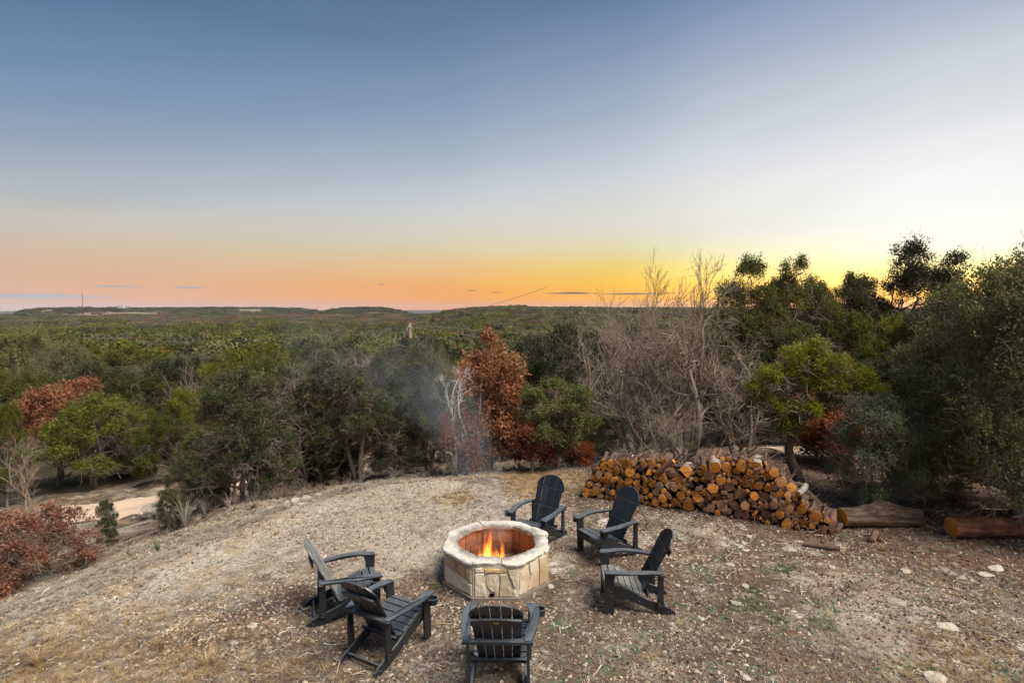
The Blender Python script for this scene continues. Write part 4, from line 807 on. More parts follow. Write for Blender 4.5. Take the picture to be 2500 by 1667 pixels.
def tree_meshes(seed, Ht, Wd, style, n_cl, m, L, w, leaf='sprig', nlobes=9, flo=.3, stems=1, lobes=None, matl=None, wood=None, bare=0, trunk_r=.12, sub=10, twig=6, tuft=11, tsz=.13):
    """returns (trunk mesh, crown mesh) for a tree of about height Ht and width Wd standing at the origin"""
    rr = np.random.RandomState(seed); R = Wd / 2
    if lobes is None:
        lobes = []
        for q in range(nlobes):
            f = (q + .5) / nlobes; z = Ht * (flo + (.86 - flo) * f)
            if style == 'cone': rad = R * (1 - f) ** .8 * .8
            elif style == 'round': rad = R * math.sqrt(max(.05, 1 - (2 * f - .75) ** 2 / 1.9)) * .62
            else: rad = R * (.35 + .65 * rr.rand()) * .7
            a = q * 2.4 + rr.rand(); s = (R * (.27 + .14 * rr.rand())) * (1 if style != 'cone' else (.55 + .7 * (1 - f)))
            lobes.append((math.cos(a) * rad, math.sin(a) * rad, z, s * 1.1, s * 1.1, s * (.72 if style != 'cone' else 1.1)))
        if style != 'open': lobes.append((0, 0, Ht * .80, R * .42, R * .42, Ht * .18))
    lo = np.array(lobes, float); wb = MB(); trunk = []
    for s in range(stems):
        a = rr.rand() * 6.28; b0 = np.array([math.cos(a), math.sin(a), 0]) * trunk_r * (1.2 if stems > 1 else 0); tp = np.array([rr.randn() * R * .12, rr.randn() * R * .12, Ht * (.62 + .15 * rr.rand())]) + b0 * 3
        P = curve_between(b0[None] - np.array([[0, 0, .25]]), tp[None], 9, .055, rr); Rr = trunk_r * (1 if stems == 1 else .7) * np.linspace(1.15, .35, 9)[None]; Rr[:, 0] *= 1.35; v, f = tubes(P, Rr, 9); wb.add(v, f); trunk.append((P, Rr))
    TP = np.concatenate([p for p, _ in trunk]); TR = np.concatenate([r for _, r in trunk])
    A = []; ra = []
    for q, l in enumerate(lo):
        s = rr.randint(len(TP)); zz = TP[s, :, 2]; i = int(np.argmin(np.abs(zz - max(Ht * .12, l[2] - .45 * math.hypot(l[0] - 0, l[1]) - .25 * l[5])))); A.append(TP[s, i]); ra.append(TR[s, i] * .62)
    LP = curve_between(np.array(A), lo[:, :3], 7, .09, rr, .04); LR = np.array(ra)[:, None] * np.linspace(1, .4, 7)[None]; v, f = tubes(LP, LR, 6); wb.add(v, f)
    par, pr_ = LP, LR
    if sub:
        k = np.repeat(np.arange(len(lo)), sub); u = unit(rr.randn(len(k), 3)); st = LP[k, 3 + rr.randint(0, 4, len(k))]; en = lo[k, :3] + u * lo[k, 3:6] * .9; SP = curve_between(st, en, 5, .1, rr); SR = np.repeat(LR[:, 4], sub)[:, None] * .45 * np.linspace(1, .35, 5)[None]; v, f = tubes(SP, SR, 4); wb.add(v, f)
        par, pr_ = SP, SR
        if twig:
            P, R_ = branch_set(SP, SR, twig, .28 * R, rr, 4, 1.0, .2, .25, .1, .6); R_ = np.maximum(R_, .0035); v, f = tubes(P, R_, 3); wb.add(v, f)
    if bare:                                            # dead grey twigs under and inside the crown
        P, R_ = branch_set(LP, LR, bare, .55 * R, rr, 5, 1.1, -.05, .1, .13, .35); v, f = tubes(P, np.maximum(R_, .005), 3); wb.add(v, f, 1)
        P2, R2 = branch_set(P, np.maximum(R_, .005), 5, .22 * R, rr, 4, 1.1, 0, .2, .12, .6); v, f = tubes(P2, np.maximum(R2, .003), 3); wb.add(v, f, 1)
    tm = wb.mesh('trunk', [wood or M_WOOD, M_GREY], True)
    cm = None
    if n_cl:
        T0, u, kk, g = blob_points(lo, max(8, n_cl // tuft), rr); q_ = np.repeat(np.arange(len(T0)), tuft); u, g = u[q_], g[q_]; ts_ = tsz * (.6 + .8 * rr.rand(len(q_), 1)); off = unit(rr.randn(len(q_), 3) + np.array([0, 0, .25])); C = T0[q_] + off * ts_ * np.array([1, 1, 1.25]) * (.55 + .6 * rr.rand(len(q_), 1)); o_ = unit(off * 1.2 + u * .5 + np.array([0, 0, .35])); ht = 0
        rc = np.clip(np.repeat(rr.rand(len(T0)) ** 1.3 * 1.15, tuft) * .8 + rr.rand(len(C)) * .2, 0, 1)
        v, f, a = (sprigs if leaf == 'sprig' else leaves)(C, o_, rr, m, L, w, .5 if leaf == 'sprig' else .1, L * .8, rc); cm = MB().add(v, f, 0, a).mesh('crown', matl or M_JUN, False, True)
    return tm, cm
def place_tree(meshes, name, px, D, top, wpx, label, group=None, cat='tree', rot=None, base=None, wfull=None, zoff=0., depth=1.):
    """meshes = (trunk, crown, nominal height, nominal width); scaled so the crown top reaches row `top` and it is wpx wide in the photograph"""
    tm, cm, h0, w0 = meshes; x, y = at(px, D); z = hz(x, y) + zoff; zt = H + (751 - top) / F * D; h = zt - z; s = h / h0; sw = (wpx / F * D) / w0
    o = link(name, None, loc=(x, y, z)); o.scale = (sw, sw * depth, s); o.rotation_euler = (0, 0, rot if rot is not None else random.random() * 6.28)
    link('trunk', tm, o)
    if cm: link('crown', cm, o)
    return tag(o, label, cat, group)
# kinds of near tree
JA = (*tree_meshes(1, 5, 6, 'round', 4700, 9, .10, .026, nlobes=17, flo=.22, stems=2, bare=6, tsz=.19, tuft=16, trunk_r=.16, matl=M_JUN), 5, 6)
JB = (*tree_meshes(2, 5, 6, 'round', 4500, 9, .10, .026, nlobes=18, flo=.12, stems=1, bare=6, tsz=.19, tuft=16, trunk_r=.15, matl=M_JUND), 5, 6)
JY = (*tree_meshes(3, 5, 5, 'round', 4300, 9, .10, .026, nlobes=15, flo=.15, stems=1, bare=4, tsz=.18, tuft=16, trunk_r=.14, matl=M_JUNY), 5, 5)
OG = (*tree_meshes(4, 5, 7, 'round', 4000, 8, .10, .03, leaf='leaf', nlobes=18, flo=.3, stems=3, tsz=.22, tuft=16, bare=4, trunk_r=.17, matl=M_OAKG), 5, 7)
M_REDO = foliage('orange_oak_leaf', (.14, .05, .028), (.50, .24, .13), (.44, .24, .12), .35, var=.15)
RO = (*tree_meshes(6, 4, 5, 'round', 3000, 6, .12, .036, leaf='leaf', nlobes=14, flo=.3, stems=2, trunk_r=.12, matl=M_REDO, wood=M_WOOD), 4, 5)
def bare_meshes(seed, Ht, Wd, n1=9, n2=9, n3=9, wood=None, r0=.10, upb=.35, stems=3):
    rr = np.random.RandomState(seed); A = rr.randn(stems, 3) * .08; A[:, 2] = -.2; B = np.stack([rr.randn(stems) * Wd * .22, rr.randn(stems) * Wd * .18, Ht * (.75 + .25 * rr.rand(stems))], -1)
    P0 = curve_between(A, B, 10, .06, rr); R0 = r0 * np.linspace(1.1, .22, 10)[None].repeat(stems, 0); mb = MB(); v, f = tubes(P0, R0, 8); mb.add(v, f)
    P1, R1 = branch_set(P0, R0, n1, Wd * .42, rr, 8, .95, upb, .12, .09, .55); v, f = tubes(P1, R1, 5); mb.add(v, f)
    P2, R2 = branch_set(P1, R1, n2, Wd * .20, rr, 6, .75, .18, .15, .09, .55, .5); R2 = np.maximum(R2, .004); v, f = tubes(P2, R2, 4); mb.add(v, f)
    P3, R3 = branch_set(P2, R2, n3, Wd * .095, rr, 5, .75, .15, .15, .08, .6, .5); R3 = np.maximum(R3, .0028); v, f = tubes(P3, R3, 3); mb.add(v, f)
    return mb.mesh('branches', wood or M_GREY, True), P2, P3
def place_bare(bm, h0, w0, name, px, D, top, wpx, label, cat='tree', group=None, rot=0., zoff=0.):
    x, y = at(px, D); z = hz(x, y) + zoff; h = H + (751 - top) / F * D - z; sw = wpx / F * D / w0
    o = link(name, None, loc=(x, y, z)); o.scale = (sw, sw, h / h0); o.rotation_euler = (0, 0, rot); link('branches', bm, o); return tag(o, label, cat, group)

# ---- trees on the left slope
T = place_tree
T(JA, 'juniper_tree', 225, 27.5, 965, 300, 'broad green juniper behind the left end of the gravel road', None, rot=.3)
T(JY, 'juniper_tree', 400, 26.5, 1012, 165, 'bright green juniper at the right end of the visible gravel road', None, rot=1.)
T(JY, 'juniper_tree', 305, 30, 985, 150, 'yellow green juniper between two darker ones above the gravel road', None, rot=2.6)
T(JY, 'juniper_tree', -5, 24, 985, 110, 'bright juniper at the left picture edge under the red oak', None, rot=4.)
T(JA, 'juniper_tree', 45, 38, 905, 165, 'bright green juniper behind the red oak at the left edge', None, rot=2.2)
T(RO, 'red_oak_tree', 130, 29, 932, 255, 'russet red oak among green junipers on the left slope', None, rot=.6)
T(OG, 'live_oak_tree', 75, 58, 800, 175, 'large grey green live oak at the left edge of the valley', None, rot=.6)
T(OG, 'live_oak_tree', 150, 50, 842, 190, 'grey green live oak in front of the large one on the left', None, rot=2.6)
T(JB, 'juniper_tree', 225, 41, 875, 200, 'dark grey juniper in the hollow above the red oak', None, rot=1.6)
T(JA, 'juniper_tree', 330, 36, 915, 210, 'olive juniper crown right of the red oak', None, rot=5.1)
T(JB, 'juniper_tree', 420, 44, 868, 190, 'wide olive green juniper crown in the middle of the left valley', None, rot=3.3)
T(JY, 'juniper_tree', 450, 33, 950, 130, 'light green juniper beside the bare grey shrub on the left', None, rot=.2)
T(JA, 'juniper_tree', 560, 40, 870, 170, 'green juniper just behind the dark clump left of the smoke', None, rot=.9)
T(JB, 'juniper_tree', 640, 30, 862, 160, 'dark juniper rising behind the clump at the clearing rim', None, rot=1.9)
# ---- dark junipers at the rim of the clearing
JR = (*tree_meshes(21, 4, 3.2, 'round', 5200, 9, .058, .015, nlobes=20, flo=.06, stems=3, bare=16, trunk_r=.10, matl=M_JUND, tsz=.12, tuft=18), 4, 3.2)
JS = (*tree_meshes(22, 4.2, 3.2, 'open', 4000, 9, .058, .015, nlobes=16, flo=.30, stems=2, bare=24, tsz=.12, tuft=18, trunk_r=.12, matl=M_JUND, sub=9), 4.2, 3.2)
JT = (*tree_meshes(23, 4.2, 2.6, 'cone', 4200, 9, .10, .015, nlobes=13, flo=.25, stems=1, bare=6, trunk_r=.10, matl=M_JUN), 4.2, 2.6)
T(JR, 'juniper_tree', 590, 12.6, 893, 290, 'dark bushy juniper on the left rim of the clearing above the dry grasses', None, rot=.5)
T(JR, 'juniper_tree', 480, 13.6, 1045, 190, 'low dark juniper hanging over the right end of the gravel road', None, rot=2.5, depth=.8)
T(JR, 'juniper_bush', 400, 11.2, 1195, 90, 'small dark juniper bush at the foot of the left slope', None, rot=1.5, cat='bush')
T(JA, 'juniper_tree', 545, 17.5, 905, 200, 'grey twiggy juniper behind the dark clump on the left rim', None, rot=2.5)
T(JS, 'juniper_tree', 730, 14.6, 880, 230, 'dark juniper with bleached dead twigs left of the smoke', None, rot=3.3)
T(JS, 'juniper_tree', 872, 14.4, 826, 250, 'tall juniper with a thick dark trunk seen through the blue smoke', None, rot=.9)
T(JR, 'juniper_tree', 800, 17.5, 850, 230, 'green juniper crown wrapped in blue smoke behind the tall one', None, rot=4.4)
T(JS, 'juniper_tree', 1045, 15.2, 808, 180, 'thin dark juniper in front of the power pole', None, rot=5.2)
T(JR, 'juniper_tree', 975, 18.5, 870, 200, 'dense dark juniper between the smoky one and the thin one', None, rot=1.2)
T(JR, 'juniper_bush', 790, 15.3, 1010, 190, 'low dark juniper brush under the smoky trees', None, cat='bush', rot=.4)
T(JR, 'juniper_bush', 960, 15.0, 1005, 200, 'low dark juniper brush under the thin juniper', None, cat='bush', rot=2.4)
T(JR, 'juniper_bush', 660, 14.2, 1030, 160, 'low dark juniper brush right of the bushy rim juniper', None, cat='bush', rot=3.4)
T(JR, 'juniper_bush', 1120, 17.0, 960, 180, 'dark juniper brush behind the dead snag', None, cat='bush', rot=4.4)
# centre: red oak, snag, small oaks
RC = (*tree_meshes(31, 3.6, 2.3, 'round', 1750, 8, .08, .024, leaf='leaf', nlobes=14, flo=.14, stems=4, trunk_r=.045, matl=M_RED, wood=M_GREY, lobes=[(0, 0, 3.2, .42, .42, .45), (-.28, .1, 2.75, .5, .5, .42), (.3, -.1, 2.6, .55, .5, .5), (.1, .2, 2.1, .7, .6, .5), (.42, .1, 1.8, .55, .5, .45), (-.2, .1, 1.7, .55, .5, .4), (.1, -.2, 1.2, .7, .6, .4), (-.4, 0, 1.0, .6, .5, .4), (.55, .1, .95, .55, .5, .4), (.1, 0, .55, .7, .6, .35), (-.55, .1, .5, .5, .5, .3), (.7, .1, .6, .45, .5, .3)]), 3.6, 2.3)
T(RC, 'red_oak_tree', 1198, 13.9, 812, 225, 'tall russet red oak sapling standing in the middle behind the fire pit', None, rot=0.)
RC2 = (*tree_meshes(32, 1.6, 1.6, 'round', 700, 7, .085, .026, leaf='leaf', nlobes=8, flo=.2, stems=4, trunk_r=.03, matl=M_REDD, wood=M_GREY), 1.6, 1.6)
T(RC2, 'oak_shrub', 1300, 13.1, 1040, 110, 'rust orange oak shrub at the foot of the tall red oak', None, cat='shrub')
T(RC2, 'oak_shrub', 1120, 13.5, 1010, 130, 'pinkish red oak shrub standing in the smoke column', None, cat='shrub')
T(RC2, 'oak_shrub', 1420, 14.0, 1085, 90, 'orange leafed scrub behind the left end of the woodpile', None, cat='shrub')
bs, _, _ = bare_meshes(33, 2.6, 1.6, 7, 6, 5, M_PALE, .045, .5, 3); place_bare(bs, 2.6, 1.6, 'dead_snag', 1112, 13.6, 905, 150, 'bleached dead snag with broken branches in the smoke left of the red oak', rot=1.)
SO = (*tree_meshes(34, 3, 2, 'open', 3000, 7, .055, .016, leaf='leaf', nlobes=17, flo=.28, stems=1, trunk_r=.05, matl=M_OAKS, wood=M_BARKR, tsz=.12, tuft=14, bare=6), 3, 2)
T(SO, 'small_oak_tree', 1362, 13.3, 915, 205, 'small green oak with a reddish trunk right of the red oak', None, rot=.4)
T(JR, 'juniper_tree', 1345, 18.5, 828, 190, 'dark juniper rising behind the small green oak', None, rot=.4)
T(JB, 'juniper_tree', 1270, 24, 860, 160, 'olive juniper showing between the red oak and the dark juniper', None, rot=2.4)
T(JR, 'juniper_bush', 1440, 17, 985, 210, 'dark juniper brush behind the bare tree left side', None, cat='bush', rot=1.4)
# big bare tree over the woodpile
bb, p2, p3 = bare_meshes(41, 4.6, 5.0, 10, 8, 6, None, .10, .12, 4); place_bare(bb, 4.6, 5.0, 'bare_tree', 1670, 13.4, 735, 430, 'large bare grey tree spreading over the woodpile', rot=.4)
bb2, _, _ = bare_meshes(42, 3.6, 4.2, 9, 7, 5, None, .05, .1, 5); place_bare(bb2, 3.6, 4.2, 'bare_tree', 1560, 14.5, 770, 420, 'lower bare grey tree with arching limbs left of the large one', rot=2.0)
place_bare(bb2, 3.6, 4.2, 'bare_tree', 1800, 12.9, 880, 380, 'tangle of bare grey branches over the right half of the woodpile', rot=4.0, cat='tree')
place_bare(bb, 4.6, 5.0, 'bare_tree', 1500, 22, 790, 300, 'pinkish grey bare tree further back left of the large bare one', rot=3.)
place_bare(bb2, 3.6, 4.2, 'bare_shrub', 1640, 12.4, 1010, 330, 'low bare grey brush just behind the dip of the woodpile', rot=5.0, cat='shrub')
bs3, _, _ = bare_meshes(43, 3.2, 2.4, 7, 6, 5, None, .05, .9, 4); place_bare(bs3, 3.2, 2.4, 'bare_tree', 1680, 14.0, 648, 190, 'slender bare tree reaching into the orange sky', rot=1.)
# ---- junipers against the sunset, right
def plumes(L, seed):
    """upright ragged plumes of foliage: (x, bottom, top, width)"""
    r = np.random.RandomState(seed); o = []
    for x, z0, z1, w in L:
        n = max(3, int((z1 - z0) / (w * .75)))
        for q in range(n):
            f = (q + .5) / n; rad = w * (.62 - .17 * f) * (.8 + .4 * r.rand()); a = r.rand() * 6.28; k = w * .42 * (1 - f * .6)
            o.append((x + math.cos(a) * k, math.sin(a) * k + r.randn() * .25, z0 + (z1 - z0) * f, rad, rad, rad * 1.05))
    return o
JC = (*tree_meshes(51, 6, 4, 'cone', 4700, 9, .075, .019, stems=1, bare=6, trunk_r=.12, matl=M_JUN, sub=6, tsz=.15, tuft=16, lobes=plumes([(-1.45, 2.9, 4.3, .9), (-.75, 2.9, 5.0, 1.0), (.1, 2.4, 6.1, 1.15), (.9, 2.6, 5.1, 1.0), (1.5, 2.6, 4.4, .8), (.3, 1.2, 2.6, 1.3)], 1)), 6, 4)
JD = (*tree_meshes(54, 6, 4.4, 'open', 4000, 9, .075, .019, stems=1, bare=9, trunk_r=.13, matl=M_JUN, sub=6, tsz=.15, tuft=16, lobes=plumes([(-1.4, 3.4, 4.8, .85), (-.2, 4.3, 6.05, 1.0), (.5, 4.0, 5.5, .8), (1.35, 3.4, 5.1, .95), (-.8, 2.6, 3.8, .9), (1.9, 2.8, 4.2, .7)], 2)), 6, 4.4)
JO_ = (*tree_meshes(52, 6, 4.4, 'open', 4700, 9, .075, .019, stems=2, bare=7, trunk_r=.14, matl=M_JUND, sub=6, tsz=.15, tuft=16, lobes=plumes([(-1.75, 3.0, 4.1, .8), (-1.15, 3.3, 4.9, .9), (-.5, 3.5, 5.4, .9), (.2, 3.4, 6.05, 1.0), (.85, 3.5, 5.7, .8), (1.45, 3.2, 5.3, .9), (1.9, 3.0, 4.3, .7), (-.6, 2.3, 3.4, .9), (.8, 2.3, 3.4, 1.0)], 3)), 6, 4.4)
T(JC, 'juniper_tree', 1812, 17.5, 640, 290, 'pointed juniper standing against the sunset beside the bare tree', None, rot=.3)
T(JD, 'juniper_tree', 1950, 19, 650, 290, 'open crowned juniper with bare inner twigs against the sunset', None, rot=.2)
T(JC, 'juniper_tree', 1882, 21, 690, 170, 'lower ragged juniper between the pointed and the open crowned one', None, rot=.6)
T(JO_, 'juniper_tree', 2120, 23, 682, 170, 'small juniper on the skyline just left of the tallest one', None, rot=3.6)
T(JD, 'juniper_tree', 2062, 20, 682, 230, 'ragged juniper filling the skyline left of the tallest one', None, rot=2.9)
T(JO_, 'juniper_tree', 2215, 20, 600, 350, 'tallest open crowned juniper in front of the brightest glow', None, rot=0.)
T(JC, 'juniper_tree', 2060, 24, 705, 160, 'low juniper crown between the two open crowned ones', None, rot=1.3)
T(JC, 'juniper_tree', 2010, 26, 700, 150, 'small pointed juniper on the skyline right of the open crowned one', None, rot=2.3)
T(JR, 'juniper_tree', 1790, 17.5, 762, 240, 'dark juniper mass below the pointed sunset juniper', None, rot=2.3)
T(JR, 'juniper_tree', 1930, 17, 775, 220, 'dark juniper mass below the open crowned juniper', None, rot=4.3)
T(JA, 'juniper_tree', 2070, 19, 760, 260, 'olive juniper canopy under the low skyline junipers', None, rot=.3)
T(JA, 'juniper_tree', 2200, 17, 768, 260, 'olive juniper canopy below the tallest juniper', None, rot=3.3)
T(JR, 'juniper_tree', 2310, 16, 722, 230, 'dark juniper canopy meeting the big live oak', None, rot=5.3)
T(JR, 'juniper_tree', 2160, 14.5, 868, 240, 'dark twiggy juniper behind the grey green shrub', None, rot=1.0)
T(JS, 'juniper_tree', 2290, 13.5, 800, 260, 'dark crooked limbed juniper between the shrub and the live oak', None, rot=2.0)
JF = (*tree_meshes(55, 2.95, 1.9, 'open', 4200, 9, .042, .011, stems=1, bare=20, trunk_r=.10, matl=M_JUNY, wood=M_BARK, sub=10, lobes=[(-.52, 0, 2.25, .36, .4, .26), (-.12, .1, 2.66, .40, .4, .24), (.36, -.1, 2.50, .42, .4, .28), (.85, .1, 2.22, .38, .4, .22), (.20, .1, 2.1, .5, .5, .22), (-.62, .2, 1.72, .36, .4, .2), (1.12, -.1, 1.95, .26, .3, .15), (-.20, -.2, 1.62, .32, .4, .16), (.62, .2, 1.78, .35, .35, .14), (-.92, .1, 1.95, .22, .3, .15), (.18, 0, 2.86, .18, .2, .14), (-.35, 0, 1.30, .24, .3, .12)], tsz=.085, tuft=18), 2.95, 1.9)
T(JF, 'cedar_tree', 1975, 11.1, 838, 262, 'bright green topped cedar with a dark trunk rising behind the woodpile', None, rot=0.)
SH = (*tree_meshes(56, 2.2, 2.2, 'round', 3900, 8, .040, .011, leaf='leaf', nlobes=17, flo=.08, stems=5, trunk_r=.03, matl=M_SHR, wood=M_GREY, tsz=.11, tuft=14, bare=5), 2.2, 2.2)
T(SH, 'leafy_shrub', 2160, 10.0, 960, 260, 'grey green small leafed shrub behind the large felled log', None, cat='shrub', rot=1.)
T(SH, 'leafy_shrub', 2290, 10.6, 1040, 210, 'lower grey green shrub between the felled logs and the live oak', None, cat='shrub', rot=3.)
T(RC2, 'oak_shrub', 2060, 12.8, 1010, 170, 'rust leafed scrub under the green topped cedar', None, cat='shrub', rot=1.)
T(RC2, 'oak_shrub', 2010, 13.6, 960, 170, 'dull red scrub behind the cedar trunk', None, cat='shrub', rot=3.)
T(RC2, 'oak_shrub', 2230, 14.5, 930, 170, 'faded red scrub seen under the crooked limbs', None, cat='shrub', rot=2.)
# the big live oak at the right edge
OL = (*tree_meshes(61, 5, 5, 'round', 9500, 8, .062, .017, leaf='leaf', nlobes=30, flo=.12, stems=2, trunk_r=.17, matl=M_OAKL, sub=14, twig=5, tsz=.20, tuft=16, bare=5), 5, 5)
T(OL, 'live_oak_tree', 2545, 9.2, 585, 610, 'big live oak filling the right edge of the view', None, rot=.8)
T(OL, 'live_oak_tree', 2480, 12.5, 700, 360, 'second live oak crown behind the big one at the right', None, rot=2.8)
# ---- left foreground
RL = (*tree_meshes(71, 1.7, 2.6, 'round', 850, 8, .062, .020, leaf='leaf', nlobes=15, flo=.05, stems=6, trunk_r=.022, matl=M_RED, wood=M_GREY, sub=12, tsz=.10, tuft=8), 1.7, 2.6)
T(RL, 'oak_shrub', 85, 9.6, 1246, 290, 'sprawling russet oak shrub at the left edge of the clearing', None, cat='shrub', rot=.4)
T(RL, 'oak_shrub', -40, 9.0, 1275, 250, 'russet oak shrub cut by the left picture edge', None, cat='shrub', rot=2.4)
T(JR, 'juniper_bush', 238, 11.0, 1225, 60, 'small dark green juniper at the right end of the russet shrub', None, cat='bush', rot=.4)
bl, _, _ = bare_meshes(72, 2.6, 2.8, 8, 7, 4, None, .03, .55, 5)
place_bare(bs3, 3.2, 2.4, 'bare_shrub', 55, 13.5, 1080, 150, 'thin bare grey shrub rising above the russet oak shrub', rot=.2, cat='shrub')
place_bare(bl, 2.6, 2.8, 'bare_shrub', 465, 34, 935, 90, 'pale bare shrub among the left valley junipers', rot=3., cat='shrub')

# ---- valley forest: single trees out to about 110 m, then woods that nobody could count
def mid_kind(seed, m, wd=6, ht=5, n=1700, leaf='leaf', L=.20, w=.075, wood=None, st='round'): return (*tree_meshes(seed, ht, wd, st, n, 8, L, w, leaf=leaf, nlobes=10, flo=.25, stems=1, matl=m, sub=0, twig=0, tuft=8, tsz=.28), ht, wd)
MK = [mid_kind(81, M_JUN), mid_kind(82, M_JUND), mid_kind(83, M_JUN, 5.4), mid_kind(84, M_OAKG, 6.5, 5, 1400, 'leaf', .26, .08), mid_kind(85, M_JUNY, 5.5), mid_kind(86, M_REDD, 5, 4.2, 900, 'leaf', .26, .08)]
bmid, _, _ = bare_meshes(87, 4.5, 5, 9, 8, 5, None, .09, .4, 3)
KN = [('juniper_tree', 'green juniper'), ('juniper_tree', 'dark juniper'), ('juniper_tree', 'round green juniper'), ('live_oak_tree', 'grey green live oak'), ('juniper_tree', 'yellow green juniper'), ('red_oak_tree', 'rust brown oak'), ('bare_tree', 'bare grey tree')]
NEARK = [JA, JB, JA, OG, JY, RO]
rr = np.random.RandomState(17); spots = []
sp_ = 6.0
for a in np.arange(-150, 150):
    for b in np.arange(4, 150):
        x, y = (a + .5 * (b % 2)) * sp_ + rr.randn() * .9, b * sp_ * .87 + rr.randn() * .9; D = y; px = 1250 + F * x / y
        if D < 23 or math.hypot(x, y) > 640 or not -110 < px < 2620: continue
        if px < 560 and D < 47: continue
        if px > 1500 and D < 28: continue
        if D < 27 and px < 1500 and px > 560 and D < 21: continue
        spots.append((D, px, x, y))
_s = np.array(spots); _k = road_dist(_s[:, 2], _s[:, 3]) > 4.2; spots = [s for s, q in zip(spots, _k) if q]
spots = [s for s in spots if rr.rand() > .2]
spots.sort(); nind = 0; far_pts = []
for D, px, x, y in spots:
    p = rr.rand(); nz_ = float(vnoise(x / 14., y / 22., 71)); k = 0 if p < .3 else 2 if p < .5 else 1 if p < .62 else 4 if p < .78 else 3 if p < .93 else 5 if p < .945 else 6
    if nz_ > .32 and p < .9: k = 1 if p < .55 else 3
    if nz_ < -.38 and p < .9: k = 4 if p < .5 else 2
    if px > 1050 and D > 60 and rr.rand() < .35: k = 6 if rr.rand() < .6 else 3
    if nind < 285 and D < 190:
        nind += 1; s = .80 + .85 * rr.rand(); z = hz(x, y); nm, ds = KN[k]; hmax = H - (760 - 751) / F * D - z; s = min(s, hmax / 5.4)
        if s < .4: nind -= 1; continue
        o = link(nm, None, loc=(x, y, z)); o.rotation_euler = (0, 0, rr.rand() * 6.28); o.scale = (s * (.95 + .3 * rr.rand()), s * (.95 + .3 * rr.rand()), s * (.9 + .2 * rr.rand()))
        if k == 6: link('branches', bmid, o)
        elif D < 66:
            nk = NEARK[k]; link('trunk', nk[0], o); link('crown', nk[1], o)
        else: link('trunk', MK[k][0], o); link('crown', MK[k][1], o)
        zone = next(t for q_, t in ((180, 'at the left picture edge'), (380, 'above the gravel road'), (600, 'left of the smoke'), (900, 'behind the blue smoke'), (1100, 'near the power pole'), (1300, 'behind the tall red oak'), (1550, 'left of the bare tree'), (1850, 'behind the bare tree'), (2150, 'behind the sunset junipers'), (9999, 'behind the big live oak')) if px < q_); dep = 'nearest' if D < 45 else 'nearer' if D < 62 else 'middle' if D < 85 else 'farther' if D < 110 else 'farthest'; sz = 'small' if s < .95 else 'broad' if s < 1.3 else 'large'
        tag(o, f"{sz} {ds}, {dep} valley row {zone}", 'tree', f"{sz} {ds}s, {dep} valley trees {zone}")
    else: far_pts.append((x, y, k))
print('individual valley trees', nind, 'first far at', D)
def far_crowns(seed, m, n, spread, per, L, w, ht=4.6, leaf='sprig'):
    r = np.random.RandomState(seed); mb = MB(); C = []; U = []; G = []
    for q in range(n):
        cx, cy = (r.rand(2) - .5) * spread if n > 1 else (0, 0); R = 2.4 + 1.1 * r.rand(); lo = [(cx + r.randn() * R * .4, cy + r.randn() * R * .4, ht * (.42 + .28 * r.rand()), R * .6, R * .6, R * .5) for _ in range(4)]
        for l in lo:
            V_, F_ = stone(r.randint(9999), 0, .1, 1.); mb.add(np.array(l[:3]) + V_ * np.array(l[3:]) * .72, F_, 0, .12)
        c, u, k, g = blob_points(lo, per, r); C.append(c); U.append(u); G.append(np.clip(.1 + r.rand() * .5 + .5 * r.rand(len(c)), 0, 1))
        v, f = tubes(np.array([[[cx, cy, -.5], [cx, cy, ht * .5]]]), np.array([[.15, .1]]), 4); mb.add(v, f, 1, .5)
    v, f, a = leaves(np.concatenate(C), np.concatenate(U), r, 4, L, w, .2, L * .5, np.concatenate(G)); mb.add(v, f, 0, a); return mb, [m, M_WOOD]
far_protos = []
M_BRUSH = foliage('bare_brush', (.085, .065, .05), (.23, .18, .14), None, .1)
for q, m in enumerate([M_JUN, M_JUND, M_JUN, M_OAKG, M_JUNY, M_REDD, None]):
    mb, ms = far_crowns(100 + q, m if m else M_BRUSH, 1, 0, 85 if m else 80, .62 if m else .8, .20 if m else .05); far_protos.append(proto('far_tree', mb, ms, False, True))
def do_far(name, pts, protos, label, sc_=(.8, 1.3)):
    pts = np.array(pts, float); n = len(pts); z = height(pts[:, 0], pts[:, 1]); r = np.random.RandomState(n); s = sc_[0] + (sc_[1] - sc_[0]) * r.rand(n)
    scatter(name, np.stack([pts[:, 0], pts[:, 1], z], -1), np.stack([np.zeros(n), np.zeros(n), r.rand(n) * 6.28], -1), np.stack([s, s, s * (.85 + .3 * r.rand(n))], -1), pts[:, 2], protos, label, 'forest')
do_far('valley_forest', far_pts, far_protos, 'continuous green juniper and live oak woods filling the valley floor', (.85, 1.75))
gp_ = []
for q, m in enumerate([M_JUN, M_JUND, M_OAKG, M_REDD, M_BRUSH]):
    mb, ms = far_crowns(200 + q, m, 13, 27, 26, 1.15, .42 if q < 4 else .25); gp_.append(proto('far_grove', mb, ms, False, True))
hp = []; g_sp = 15.
rr = np.random.RandomState(23)
